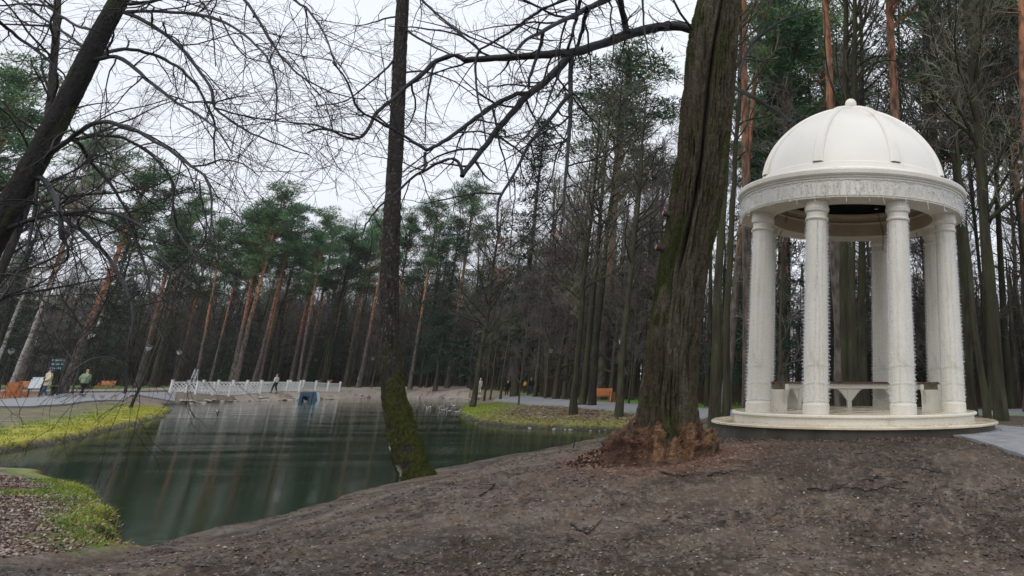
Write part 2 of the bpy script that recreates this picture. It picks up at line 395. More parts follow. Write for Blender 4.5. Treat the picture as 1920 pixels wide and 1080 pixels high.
# water: dark green, ripples stretched across the view, glossy
def mat_water():
    m, t, b = new_mat('pond_water')
    N = t.nodes.new; L = t.links.new
    b.inputs['Base Color'].default_value = (0.012, 0.030, 0.013, 1)
    b.inputs['Roughness'].default_value = 0.035
    b.inputs['IOR'].default_value = 1.33
    b.inputs['Specular IOR Level'].default_value = 0.5
    tc = N('ShaderNodeTexCoord'); mp = N('ShaderNodeMapping'); mp.inputs['Scale'].default_value = (0.45, 1.5, 1)
    mp.inputs['Rotation'].default_value = (0, 0, R(8))
    L(tc.outputs['Object'], mp.inputs[0])
    n1 = N('ShaderNodeTexNoise'); n1.inputs['Scale'].default_value = 8.0; n1.inputs['Detail'].default_value = 4; n1.inputs['Roughness'].default_value = 0.55; L(mp.outputs[0], n1.inputs[0])
    n2 = N('ShaderNodeTexNoise'); n2.inputs['Scale'].default_value = 0.35; n2.inputs['Detail'].default_value = 2; L(mp.outputs[0], n2.inputs[0])
    mr = N('ShaderNodeMapRange'); mr.inputs[1].default_value = 0.4; mr.inputs[2].default_value = 0.65; mr.inputs[3].default_value = 0.35; mr.inputs[4].default_value = 1.0
    L(n2.outputs[0], mr.inputs[0])
    mu = N('ShaderNodeMath'); mu.operation = 'MULTIPLY'; L(n1.outputs[0], mu.inputs[0]); L(mr.outputs[0], mu.inputs[1])
    bp = N('ShaderNodeBump'); bp.inputs['Strength'].default_value = 0.5; bp.inputs['Distance'].default_value = 0.011
    L(mu.outputs[0], bp.inputs['Height']); L(bp.outputs[0], b.inputs['Normal'])
    return m
M['water'] = mat_water()

# ------------------------------------------------------------------ terrain
ZW = -0.60
shore_near = [(190, 1056), (240, 1040), (320, 1014), (420, 987), (560, 957), (640, 930), (745, 904), (830, 878), (900, 862), (1000, 846), (1110, 829), (1170, 826)]
shore_right = [(1200, 814), (1160, 810), (1120, 808), (1050, 805), (950, 801), (900, 795), (868, 783), (860, 770), (880, 757)]
shore_far = [(905, 750), (870, 748), (800, 746), (720, 745), (640, 747), (600, 749), (560, 750), (450, 752), (380, 755), (330, 758)]
shore_left = [(308, 760), (320, 770), (300, 784), (260, 796), (200, 810), (130, 827), (60, 840), (0, 850), (-120, 866), (-300, 870), (-500, 880)]
shore_bank = [(-500, 905), (-200, 900), (0, 893), (70, 899), (120, 913), (170, 932), (198, 958), (210, 990), (204, 1025)]
POND = np.array([WZ(x, y, ZW)[:2] for x, y in shore_near + shore_right + shore_far + shore_left + shore_bank])
_nn = [len(shore_near), len(shore_right), len(shore_far), len(shore_left), len(shore_bank)]
SEGK = np.repeat([0, 1, 2, 3, 4], _nn)      # which bank an edge belongs to
def pond_sd(x, y):
    sh = np.ravel(x)
    s, k = pond_sd0(x, y); x = np.asarray(x, float).ravel(); y = np.asarray(y, float).ravel()
    return s + (fbm(x * 1.1, y * 1.1, 3, 5) - 0.5) * np.clip(0.5 + np.hypot(x, y) * 0.012, 0, 1.2) * 0.7 * np.where(np.hypot(x, y) > 70, .45, 1), k
def pond_sd0(x, y):
    """signed distance to the pond edge (positive on land) and the bank it is nearest to"""
    x = np.asarray(x, float).ravel(); y = np.asarray(y, float).ravel()
    best = np.full(x.shape, 1e9); kind = np.zeros(x.shape, int); ins = np.zeros(x.shape, bool)
    n = len(POND)
    for i in range(n):
        a = POND[i]; b = POND[(i + 1) % n]
        d = b - a; L2 = d @ d + 1e-12
        t = np.clip(((x - a[0]) * d[0] + (y - a[1]) * d[1]) / L2, 0, 1)
        q = (x - a[0] - t * d[0]) ** 2 + (y - a[1] - t * d[1]) ** 2
        m = q < best
        best[m] = q[m]; kind[m] = SEGK[i]
        if a[1] != b[1]:
            c = ((a[1] > y) != (b[1] > y)) & (x < (b[0] - a[0]) * (y - a[1]) / (b[1] - a[1]) + a[0])
            ins ^= c
    s = np.sqrt(best)
    return np.where(ins, -s, s), kind
GZ = np.array([0.72, 16.45])       # gazebo centre
GRD_GAZ = 0.50
ctrl = [(0, -6, 0), (0, 0, 0), (-3, 4, 0), (3, 5, .05), (0, 8, .08), (-3, 8, .0), (4, 10, .40), (0, 10.5, .38), (-2.6, 12.2, .48), (0, 13, .62), (.7, 13.4, .68), (3.5, 14, .64), (-4.8, 14.5, .30),
        (-1.8, 16.5, .55), (.7, 16.5, .68), (3.8, 17, .62), (0, 22, .50), (6, 24, .42), (-6, 20, .05), (0, 31, .15), (14, 31, .25), (-8, 40, .05), (0, 60, .1),
        (-12, 48, .1), (-25, 75, .0), (30, 60, .3), (30, 20, .5), (60, 100, .5), (-50, 85, .15), (-75, 80, .25), (-55, 50, .25), (-40, 40, .05), (-90, 60, .3),
        (-30, 110, .5), (-100, 120, .6), (0, 130, .6), (-9, 9, -.15), (-12, 6, -.1), (-20, 8, -.1), (-60, 25, .1), (60, -20, .4), (-60, -30, 0), (0, -60, 0), (-170, 90, .5), (140, 90, .6)]
C_ = np.array(ctrl, float)
def _phi(r): return np.where(r > 0, r * r * np.log(r + 1e-9), 0) * 0.02 + 0 * r
_D = np.hypot(C_[:, None, 0] - C_[None, :, 0], C_[:, None, 1] - C_[None, :, 1])
_A = np.zeros((len(C_) + 3,) * 2)
_A[:len(C_), :len(C_)] = _phi(_D) + np.eye(len(C_)) * 0.3
_A[:len(C_), -3] = 1; _A[:len(C_), -2:] = C_[:, :2]; _A[-3, :len(C_)] = 1; _A[-2:, :len(C_)] = C_[:, :2].T
_wt = np.linalg.solve(_A, np.concatenate([C_[:, 2], np.zeros(3)]))
def base_h(x, y):
    x = np.asarray(x, float); y = np.asarray(y, float)
    rr = np.hypot(x, y); k = np.minimum(1, 150 / np.maximum(rr, 1e-6)); x = x * k; y = y * k
    s = _wt[-3] + _wt[-2] * x + _wt[-1] * y
    for i in range(len(C_)): s = s + _wt[i] * _phi(np.hypot(x - C_[i, 0], y - C_[i, 1]))
    return s
LIP = np.array([0.02, 0.22, 0.20, 0.24, 0.24]); BL = np.array([4.5, 7.0, 3.0, 11.0, 2.5])
def H(x, y, micro=False):
    sh = np.shape(x)
    x = np.asarray(x, float).ravel(); y = np.asarray(y, float).ravel()
    sd, k = pond_sd(x, y)
    dist = np.hypot(x, y)
    b = base_h(x, y)
    wq = np.where(k == 0, sst(POND[0][0] + 1.3, POND[0][0] - .1, x) * sst(POND[0][1] + .6, POND[0][1] - .2, y), 0)
    lip = LIP[k] * (1 - wq) + LIP[4] * wq; bl = BL[k] * (1 - wq) + BL[4] * wq
    out = ZW + lip * sst(0, 0.22 + dist * 0.002, sd) + (np.maximum(b, ZW + lip + 0.05) - ZW - lip) * sst(0, 1, np.clip(sd / bl, 0, 1)) ** 0.8
    ins = ZW - 0.9 * sst(0, 2.0, -sd)
    z = np.where(sd > 0, out, ins)
    land = sst(0.0, 0.6, sd)
    near = np.exp(-dist / 30)
    flat = 1 - np.exp(-np.maximum(np.hypot(x - GZ[0], y - GZ[1]) - 2.9, 0) ** 2 / 0.6)
    z = z + land * flat * (fbm(x * 0.55, y * 0.55, 3, 21) - 0.5) * 0.12 * np.clip(near * 1.6, 0.1, 1)
    if micro:
        pm = .4 + .85 * sst(.44, .57, fbm(x * .9, y * .9, 3, 901))
        m = np.exp(-np.maximum(dist - 5, 0) / 16) * land
        z = z + m * pm * ((fbm(x * 2.4, y * 2.4, 3, 31) - 0.5) * 0.07 + (fbm(x * 7, y * 7, 4, 41, 0.7) - 0.5) * 0.07 + np.maximum(fbm(x * 11, y * 11, 2, 51) - 0.6, 0) * 0.16)
        z = z + land * np.exp(-np.maximum(dist - 10, 0) / 40) * (1 - m) * (fbm(x * 2.2, y * 2.2, 3, 61) - 0.5) * 0.10 * np.where(dist > 58, .3, 1)
    return z.reshape(sh)
def Hs(x, y): return float(H(np.array([x]), np.array([y]))[0])
def G(px, py, far=170.0):
    """where the line of sight through a photo pixel meets the ground"""
    d = ray(px, py); d = d / d[1]
    t = np.concatenate([np.arange(3, 40, 0.05), np.arange(40, far, 0.2)])
    P = CAM[None] + t[:, None] * d[None]
    z = np.maximum(H(P[:, 0], P[:, 1]), ZW)
    hit = np.nonzero(P[:, 2] <= z)[0]
    i = hit[0] if len(hit) else len(t) - 1
    p = P[i].copy(); p[2] = z[i]
    return p

# path edges
def Zl(lst, z): return [WZ(x, y, z)[:2] for x, y in lst]
PATHS = [
    ('path', 'path', Zl([(-420, 775), (-60, 758.5), (57, 755.5), (130, 750.5), (165, 746), (197, 743), (259, 740.5), (330, 739.5)], .22),
                     Zl([(-420, 757), (-60, 751.5), (20, 749), (70, 745), (112, 741), (160, 739), (240, 738), (330, 737)], .22)),
    ('path', 'sand', Zl([(-420, 741), (0, 738.5), (110, 738), (240, 736.5), (330, 735), (480, 738), (560, 741), (640, 741.5), (720, 740), (800, 739), (880, 739)], .15),
                     Zl([(-420, 738), (0, 735.5), (110, 735), (240, 733.5), (330, 731.5), (480, 731), (560, 731), (640, 731), (720, 731), (800, 730.5), (880, 730)], .15)),
    ('path', 'path', Zl([(925, 744), (947, 748), (995, 755), (1062, 760), (1107, 764), (1193, 769), (1300, 775), (1400, 780), (1600, 784), (1840, 782), (1930, 782), (2100, 783)], .12),
                     Zl([(940, 738.5), (965, 738.5), (990, 740), (1020, 745.5), (1062, 751), (1107, 755), (1193, 760), (1300, 767), (1400, 770), (1600, 773), (1840, 773), (1930, 773), (2100, 773)], .12)),
    ('slab', 'path', Zl([(1748, 820), (1800, 823), (1860, 833), (1925, 846), (2050, 875), (2200, 910)], .63),
                     Zl([(1860, 798), (1875, 799), (1900, 801), (1940, 804), (2050, 812), (2200, 822)], .63)),
]
def resample(p, n):
    p = np.asarray(p, float)
    s = np.concatenate([[0], np.cumsum(np.linalg.norm(np.diff(p, axis=0), axis=1))])
    t = np.linspace(0, s[-1], n)
    return np.stack([np.interp(t, s, p[:, i]) for i in range(p.shape[1])], axis=1)
def ribbon(a, b, n, m, dz):
    a = resample(a, n); b = resample(b, n)
    t = np.linspace(0, 1, m)
    P = a[:, None] * (1 - t[None, :, None]) + b[:, None] * t[None, :, None]
    wob = (fbm(P[..., 0] * .8, P[..., 1] * .8, 2, 77) - .5) * .15
    z = H(P[..., 0], P[..., 1])
    v = np.concatenate([P, (z + dz)[..., None]], axis=-1).reshape(-1, 3)
    q = [[i * m + j, i * m + j + 1, (i + 1) * m + j + 1, (i + 1) * m + j] for i in range(n - 1) for j in range(m - 1)]
    return v, q

# ground sheet: fine near the photographer, coarser with distance, out past the horizon trees
angs = np.concatenate([np.arange(-62, 32, 0.14), np.arange(32, 298, 4.0)])
rads = [0.6]
while rads[-1] < 60: rads.append(rads[-1] * 1.0075 + 0.003)
while rads[-1] < 115: rads.append(rads[-1] * 1.013)
while rads[-1] < 420: rads.append(rads[-1] * 1.05)
rads = np.array(rads)
AA, RR = np.meshgrid(np.radians(angs), rads, indexing='ij')
gx = np.sin(AA) * RR; gy = np.cos(AA) * RR
gz = H(gx, gy, True)
# keep paths proud of the soil around them and the plinth seated
na, nr = gx.shape
v = np.stack([gx.ravel(), gy.ravel(), gz.ravel()], axis=1)
ii, jj = np.meshgrid(np.arange(na), np.arange(nr - 1), indexing='ij')
k2 = (ii + 1) % na
q = np.stack([ii * nr + jj, ii * nr + jj + 1, k2 * nr + jj + 1, k2 * nr + jj], axis=-1).reshape(-1, 4)
g = MB(); cen = len(v)
v = np.concatenate([v, [[0, 0, Hs(0, 0)]]])
tt = np.stack([np.arange(na) * nr, ((np.arange(na) + 1) % na) * nr, np.full(na, cen)], axis=1)
g.add(v, q[:, ::-1], tt)
ground = g.build('ground', M['ground'], kind='structure')
def ground_color(x, y):
    sd, k = pond_sd(x, y)
    d = np.hypot(x, y)
    n1 = fbm(x * .5, y * .5, 4, 101); n2 = fbm(x * 2.3, y * 2.3, 4, 111); n3 = fbm(x * 9, y * 9, 3, 121)
    mud = np.array([.050, .033, .020]); mud2 = np.array([.140, .100, .069]); mudd = np.array([.026, .018, .014])
    pm = sst(.44, .57, fbm(x * .9, y * .9, 3, 901)); grey = np.array([.15, .145, .15])
    t = sst(.36, .60, n1 * .55 + n2 * .45)[:, None]; c = mud * (1 - t) + mud2 * t
    t = (sst(.50, .66, n2 * .35 + n3 * .65) * (.35 + .65 * pm))[:, None] * .85; c = c * (1 - t) + mudd * t
    t = (sst(.56, .7, fbm(x * 22, y * 22, 2, 131)) * np.exp(-d / 16))[:, None] * .7; c = c * (1 - t) + mudd * t
    t = (sst(.62, .74, fbm(x * 26, y * 26, 2, 141)) * np.exp(-d / 16))[:, None] * .5; c = c * (1 - t) + np.array([.34, .30, .27]) * t
    t = (sst(1.5, 5.5, x) * sst(4, 8, y) * sst(22, 15, y) * sst(.3, .6, n1 * .6 + n3 * .4))[:, None] * .45; c = c * (1 - t) + grey * t
    # reddish crumbled wood round the old tree
    rt = np.exp(-(((x - TB[0]) ** 2 + (y - TB[1] - .1) ** 2) / 1.5))[:, None]; c = c * (1 - rt) + np.array([.15, .065, .035]) * rt
    lit = np.array([.12, .075, .055]); lit2 = np.array([.24, .17, .14])
    green = np.array([.12, .22, .025]); yel = np.array([.40, .36, .05]); olive = np.array([.14, .13, .05]); tan = np.array([.19, .15, .115])
    # left grass bank
    def mixc(c, col, w): w = np.clip(w, 0, 1)[:, None]; return c * (1 - w) + col * w
    left = (k == 3) & (x < -8)
    bandg = sst(3.9 + 2.2 * sst(-32, -22, x), 1.6, sd + (n1 - .5) * 4)
    w3 = left.astype(float) * sst(16, 24, y)
    cl = mixc(np.broadcast_to(np.array([.17, .145, .10]), c.shape), olive, sst(.4, .6, n2))
    cl = mixc(cl, green, bandg * sst(.40, .58, n1 * .4 + n2 * .6) * .7)
    cl = mixc(cl, yel, bandg * sst(5.0, 1.2, sd + (n2 - .5) * 3) * .9)
    cl = mixc(cl, np.array([.40, .24, .08]), sst(1.3, .1, sd) * sst(.45, .6, n1) * .7)
    c = mixc(c, cl, w3)
    # near left bank: leaves over grass
    w4 = sst(.25, -.15, x - POND[0][0] - .3 + (n2 - .5) * .8) * (y < 18) * ~((k == 0) & (y > POND[0][1] + .15))
    cb = mixc(np.broadcast_to(lit, c.shape), lit2, sst(.45, .6, n3))
    cb = mixc(cb, green * .9, sst(1.2, .3, sd + (n2 - .5) * 1.2) * sst(.3, .45, n2))
    cb = mixc(cb, yel * .8, sst(.7, .1, sd) * .6)
    cb = mixc(cb, green * .8, sst(.60, .70, n1) * .6)
    c = mixc(c, cb, w4)
    # right bank island
    w1 = ((k == 1) & (y > 24)).astype(float) * sst(22, 27, y)
    cr = mixc(np.broadcast_to(np.array([.13, .095, .065]), c.shape), np.array([.16, .16, .05]), sst(.42, .58, n2))
    cr = mixc(cr, yel * .6, sst(2.2, .3, sd + (n2 - .5) * 5) * .7)
    cr = mixc(cr, np.array([.22, .33, .04]), sst(-17, -23, x) * sst(7, 2, sd) * .7)
    c = mixc(c, cr, w1)
    # far shore: pale trodden sand at the water, lawn behind, then leaf litter under the wood
    w2 = ((k == 2) | ((k == 3) & (y > 52)) | ((k == 1) & (x < -22))).astype(float)
    c = mixc(c, tan, w2 * (sd < 9) * sst(52, 58, y))
    flo = np.array([.075, .055, .04])
    return c, sd, k, n1, n2, n3, flo, mixc
TB = W(1250, 838, 12.4)[:2]       # foot of the old tree
gc, sd, k, n1, n2, n3, flo, mixc = ground_color(v[:, 0], v[:, 1])
edgeX = np.array([-150, -90, -60, -25, -14, -6, 0, 12, 60]); edgeY = np.array([110, 108, 104, 90, 68, 56, 41, 40, 40])
def edge_at(x): return np.interp(x, edgeX, edgeY)
ed = edge_at(v[:, 0])
lowb = np.where(v[:, 0] < -2, ed - 14, ed - 8)
gc = mixc(gc, np.array([.10, .22, .02]), sst(lowb, lowb + 2, v[:, 1]) * sst(ed + 3, ed, v[:, 1]) * (v[:, 1] > 20) * (sd > 3) * sst(.25, .36, n1))
gc = mixc(gc, flo * (0.7 + n2[:, None] * .7), sst(ed - 1, ed + 3, v[:, 1]) * (v[:, 1] > 20))
bed = sst(0.05, -.25, sd)
gc = mixc(gc, np.array([.03, .03, .02]), bed)
lipc = sst(.36, .12, sd) * sst(-.4, 0, sd) * (k != 0)
gc = mixc(gc, np.array([.02, .016, .012]), lipc)
set_attr(ground.data, 'Col', gc)

# pond water
wt = MB()
ext = POND.mean(axis=0)
wt.add([[-160, 4, ZW], [2, 4, ZW], [2, 105, ZW], [-160, 105, ZW]], [[0, 1, 2, 3]])
water = wt.build('pond_water', M['water'], kind='structure')
for nm, mt, a, b in PATHS:
    pb = MB()
    dz_ = .035 if nm == 'slab' else .12
    vv, qq = ribbon(a, b, 90, 9, dz_)
    pb.add(vv, qq)
    # a low kerb edge down each side
    for e in (a, b):
        e = resample(e, 90)
        pz = H(e[:, 0], e[:, 1])
        p3 = np.stack([e[:, 0], e[:, 1], pz + dz_], axis=1); p4 = p3.copy(); p4[:, 2] -= .20
        pb.add(np.concatenate([p3, p4]), [[i, i + 1, 90 + i + 1, 90 + i] for i in range(89)])
    o = pb.build('path' if nm == 'path' else 'gazebo_path', M[mt], kind='structure', smooth=True)
    if mt == 'sand': o.name = 'sand_path'
mb = MB()
vv, qq = ribbon(Zl([(-200, 752), (0, 748.5), (60, 744.6), (110, 740.6)], .22), Zl([(-200, 741), (0, 738.8), (60, 738.6), (112, 738.4)], .22), 30, 7, .02)
mb.add(vv, qq); mb.build('mulch_bed', M['mulch'], kind='structure')

# ------------------------------------------------------------------ growing wood
def nrm(a):
    return a / (np.linalg.norm(a) + 1e-9)
def walk(p, d, L, n, w, trop, g):
    pts = [np.array(p, float)]; d = nrm(np.array(d, float)); st = L / n
    tr = np.array(trop, float)
    for i in range(n):
        d = nrm(d + g.normal(0, w, 3) + tr)
        pts.append(pts[-1] + d * st)
    return np.array(pts)
def at_t(pts, t):
    f = t * (len(pts) - 1); i = min(int(f), len(pts) - 2); u = f - i
    return pts[i] * (1 - u) + pts[i + 1] * u, nrm(pts[i + 1] - pts[i])
def side_dir(tan, ang, g, bias=None):
    r = g.normal(0, 1, 3)
    if bias is not None: r = r + bias
    s = r - tan * (r @ tan); s = nrm(s)
    return nrm(tan * math.cos(ang) + s * math.sin(ang))
def sprout(mb, pts, rad, spec, g, lvl=0, m=0, mbs=None):
    """side shoots along a limb. spec rows: per_metre, t0, len_lo, len_hi, ang, nseg, wander, trop, ratio, sides"""
    if lvl >= len(spec): return
    s = spec[lvl]
    L = float(np.linalg.norm(np.diff(pts, axis=0), axis=1).sum())
    n = L * s['d']; n = int(n) + (1 if g.random() < n - int(n) else 0)
    for i in range(n):
        t = s['t0'] + (1 - s['t0']) * (i + g.random()) / max(n, 1)
        t = min(t, 0.995)
        p, tan = at_t(pts, t)
        rr = float(np.interp(t, np.linspace(0, 1, len(rad)), rad))
        l = g.uniform(*s['len']) * (1 - s.get('fall', 0.3) * t)
        d = side_dir(tan, g.normal(s['ang'], 0.2), g, s.get('bias'))
        sp = walk(p, d, l, s['n'], s['w'], s['trop'], g)
        r0 = max(min(rr * s['k'], s.get('rmax', 9)), s['rmin'])
        rd = np.linspace(r0, max(r0 * 0.35, s['rmin'] * 0.7), s['n'] + 1)
        tgt = mb if (mbs is None or lvl < len(mbs) is False) else mb
        (mbs[lvl] if mbs else mb).tube(sp, rd, s['s'], m)
        sprout(mb, sp, rd, spec, g, lvl + 1, m, mbs)

def px_limb(plist, Y0, Y1, r0, r1, n=None, g=rng, wig=0.6):
    """a limb traced through photo pixels, running in depth from Y0 to Y1; radii in photo pixels"""
    plist = np.asarray(plist, float)
    n = n or max(6, int(len(plist) * 3))
    rs = resample(plist, n)
    # smooth
    for _ in range(1):
        rs[1:-1] = rs[1:-1] * .5 + (rs[:-2] + rs[2:]) * .25
    rs[1:-1] += g.normal(0, wig, (n - 2, 2))
    Ys = np.linspace(Y0, Y1, n) + np.sin(np.linspace(0, g.uniform(3, 7), n)) * (0.12 * abs(Y1 - Y0) + .05)
    pts = np.array([W(a, b, y) for (a, b), y in zip(rs, Ys)])
    rad = np.array([MPP(p) for p in pts]) * np.linspace(r0, r1, n) 
    return pts, rad

def displaced_trunk(cpts, rads, nu, nv, fn, mb):
    """trunk skin: centre line and radii, radius offset fn(angle, arc length) -> (dr, colour)"""
    c = resample(cpts, nv)
    s0 = np.concatenate([[0], np.cumsum(np.linalg.norm(np.diff(cpts, axis=0), axis=1))])
    s = np.linspace(0, s0[-1], nv)
    r = np.interp(s, s0, rads)
    for _ in range(6):
        c[1:-1] = c[1:-1] * .5 + (c[:-2] + c[2:]) * .25
    T = np.gradient(c, axis=0); T /= np.linalg.norm(T, axis=1, keepdims=True)
    X = np.array([1.0, 0, 0]) - T * T[:, 0:1]; X /= np.linalg.norm(X, axis=1, keepdims=True)
    Yv = np.cross(T, X)
    a = np.arange(nu) * 2 * math.pi / nu
    A, S = np.meshgrid(a, s)
    dr, col = fn(A, S)
    rr = r[:, None] * (1 + 0 * A) + dr
    P = c[:, None] + rr[..., None] * (X[:, None] * np.cos(A)[..., None] + Yv[:, None] * np.sin(A)[..., None])
    i, j = np.meshgrid(np.arange(nv - 1), np.arange(nu), indexing='ij'); k = (j + 1) % nu
    q = np.stack([i * nu + j, i * nu + k, (i + 1) * nu + k, (i + 1) * nu + j], axis=-1).reshape(-1, 4)
    mb.add(P.reshape(-1, 3), q)
    return col.reshape(-1, 3), P

def cyl_noise(A, S, ka, ks, oct=3, seed=0, gain=.5):
    """seamless noise round a trunk"""
    u = A / (2 * math.pi)
    a = fbm(u * ka, S * ks, oct, seed, gain); b = fbm((u - 1) * ka, S * ks, oct, seed, gain)
    w = sst(0.85, 1.0, u)
    return a * (1 - w) + b * w

# ------------------------------------------------------------------ the old tree (right of the middle)
OY = 12.4
otree = empty('old_tree', (TB[0], TB[1], Hs(*TB)), label='massive old tree with furrowed mossy trunk and crumbling red rotten base', cat='tree')
def world_child(o, parent):
    """child built in world coordinates"""
    o.parent = parent
    o.matrix_parent_inverse = Matrix.Translation(-Vector(parent.location)) if not parent.rotation_euler[2] else parent.matrix_world.inverted()
    return o
otp = [(905, 1192, 1312), (862, 1192, 1308), (820, 1193, 1304), (795, 1195, 1303), (770, 1197, 1302), (740, 1202, 1301), (700, 1210, 1302), (650, 1216, 1306), (600, 1224, 1312), (560, 1230, 1318),
       (500, 1237, 1326), (450, 1247, 1335), (400, 1254, 1346), (350, 1260, 1354), (300, 1271, 1360), (200, 1283, 1368), (153, 1288, 1372), (83, 1294, 1379), (0, 1314, 1384), (-100, 1326, 1392), (-220, 1340, 1400)]
cp = []; cr_ = []
for y, a, b in otp:
    p = W((a + b) / 2 - 2, y, OY); cp.append(p); cr_.append((b - a) / 2 * MPP(p) * .91)
cp = np.array(cp); cr_ = np.array(cr_)
def fn_old(A, S):
    tw = A + S * 0.10
    tw = np.mod(tw, 2 * math.pi)
    n = cyl_noise(tw, S, 46, 1.7, 4, 201, .6)
    ridge = 1 - np.abs(2 * n - 1) * 2.2
    ridge = np.clip(ridge, -1, 1)
    fine = cyl_noise(tw, S, 90, 6.0, 2, 211)
    big = cyl_noise(tw, S, 5, .5, 2, 221)
    lobes = np.sin(3 * A + .8 + S * .15) * .035 + np.sin(5 * A + 2) * .02
    # the long dark cleft on the side facing the pond path, A = -pi/2 faces the camera
    ac = -math.pi / 2 + .12 + (S - 3.6) * 0.055 + .05 * np.sin(S * 1.7)
    dA = (A - ac + math.pi) % (2 * math.pi) - math.pi
    wdt = .085 + .03 * vnoise(S * 2, S * 0, 5)
    cleft = np.exp(-(dA / wdt) ** 2) * sst(2.6, 3.6, S) * (1 - .8 * sst(7.5, 8.4, S))
    ac2 = -math.pi / 2 - .15 - (S - 2) * .10
    dB = (A - ac2 + math.pi) % (2 * math.pi) - math.pi
    seam = np.exp(-(dB / .10) ** 2) * sst(.2, .8, S) * sst(5.2, 3.2, S)
    root = sst(1.3, 0.3, S) * (np.maximum(np.sin(4 * A + 1.0), 0) * .04)
    dr = ridge * .056 + (fine - .5) * .034 + (big - .5) * .16 + lobes - cleft * .17 - seam * .07 + root
    moss = sst(.56, .70, cyl_noise(A, S, 7, 1.3, 4, 231)) * sst(-.2, .5, ridge + .4)
    mossup = np.exp(-((dA + 1.0) / .5) ** 2) * .6 + .3
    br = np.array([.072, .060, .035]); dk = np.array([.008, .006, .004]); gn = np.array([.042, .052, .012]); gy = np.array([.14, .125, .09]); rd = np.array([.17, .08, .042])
    t = sst(-.45, .6, ridge)[..., None]; c = dk * (1 - t) + br * t  # furrows dirt-dark, with crevice shade also put into their colour
    t = sst(.5, .7, cyl_noise(A, S, 9, .8, 3, 241))[..., None] * .6; c = c * (1 - t) + gy * t
    t = np.clip(moss * (.55 + mossup), 0, 1)[..., None]; c = c * (1 - t) + gn * t
    t = (sst(.95, .6, S + (cyl_noise(A, S, 10, 3, 3, 251) - .5) * 1.1) * sst(.50, .58, cyl_noise(A, S, 8, 2, 3, 261)))[..., None]; c = c * (1 - t) + rd * (.5 + fine[..., None]) * t
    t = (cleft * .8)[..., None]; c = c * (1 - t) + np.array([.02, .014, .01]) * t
    return dr, c
mb = MB()
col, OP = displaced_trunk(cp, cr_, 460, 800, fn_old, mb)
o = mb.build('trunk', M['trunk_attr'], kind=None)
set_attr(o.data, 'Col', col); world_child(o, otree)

# crumbling red wood heaped round its foot
mb = MB()
nu, nv = 360, 80
a = np.arange(nu) * 2 * math.pi / nu; t = np.linspace(0, 1, nv)
A, T = np.meshgrid(a, t)
Ro = .86 + .46 * np.maximum(np.cos(A - R(178)), 0) ** 3 + .10 * (cyl_noise(A, A * 0, 9, 1, 3, 305) - .5) * 4
rr = .34 + (Ro - .34) * T
SL = T * 1.0
hg = (.66 - .26 * np.exp(-((A - R(318)) / .55) ** 2)) + .05 * (cyl_noise(A, A * 0, 8, 1, 2, 306) - .5) * 2
n_1 = cyl_noise(A, SL, 11, 2.6, 3, 301); n_2 = cyl_noise(A, SL, 34, 8.5, 3, 303); n_3 = cyl_noise(A, SL, 90, 24, 3, 304)
ledge = sst(.50, .56, n_1) * .10
dd = (n_1 - .5) * .16 + ledge + (n_2 - .5) * .13 + (n_3 - .5) * .06
dd = dd * (1 - .5 * sst(.8, 1, T))
rr = rr + dd * .75
X = TB[0] + rr * np.cos(A); Yv = TB[1] + .04 + rr * .88 * np.sin(A)
Z = H(X, Yv) - .05 + hg * (1 - T ** .85) + dd * .65
i, j = np.meshgrid(np.arange(nv - 1), np.arange(nu), indexing='ij'); k_ = (j + 1) % nu
mb.add(np.stack([X, Yv, Z], -1).reshape(-1, 3), np.stack([i * nu + j, (i + 1) * nu + j, (i + 1) * nu + k_, i * nu + k_], -1).reshape(-1, 4))
o = mb.build('root_flare', M['rot'])
n_a = fbm(X * 3, Yv * 3, 3, 321); n_b = fbm(X * 12, Yv * 12 + T * 5, 3, 331)
c = np.array([.20, .112, .060]) * (1 - sst(.45, .6, n_a)[..., None]) + np.array([.125, .068, .042]) * sst(.45, .6, n_a)[..., None]
tt_ = sst(.52, .66, n_b)[..., None] * .8; c = c * (1 - tt_) + np.array([.05, .028, .02]) * tt_
tt_ = sst(.7, 1, T + (n_b - .5) * .4)[..., None]; c = c * (1 - tt_) + np.array([.085, .058, .045]) * tt_
tt_ = (np.maximum(np.cos(A - R(172)), 0) ** 2 * sst(.3, .55, T + (n_b - .5) * .3))[..., None] * .9; c = c * (1 - tt_) + np.array([.055, .03, .025]) * tt_
set_attr(o.data, 'Col', c.reshape(-1, 3)); world_child(o, otree)
tag(o, label='heap of crumbling reddish rotten wood round the trunk')

# stubs of sawn limbs on the left side
for px, py, s in ((1253, 404, 6), (1240, 468, 6.5)):
    p = W(px, py, OY - .25); m_ = MPP(p)
    sb = MB()
    a_ = p + np.array([.25, .1, -.02]); b_ = p + np.array([-.07, -.06, .03])
    sb.tube([a_, a_ * .5 + b_ * .5, b_], [s * m_ * 1.5, s * m_ * 1.25, s * m_ * .9], 10)
    st = sb.build('branch_stub', M['darkbark']); world_child(st, otree)
    d_ = nrm(b_ - a_); cb = MB()
    u_ = nrm(np.cross(d_, [0, 0, 1])); w_ = np.cross(d_, u_)
    ring = [b_ + d_ * .004 + s * m_ * .8 * (u_ * math.cos(q_) + w_ * math.sin(q_)) for q_ in np.arange(10) * .628]
    cb.add(np.array([b_ + d_ * .03] + ring), None, [[0, 1 + q_, 1 + (q_ + 1) % 10] for q_ in range(10)])
    cc = cb.build('cut_face', M['orange']); cc.parent = st
mossb = MB()

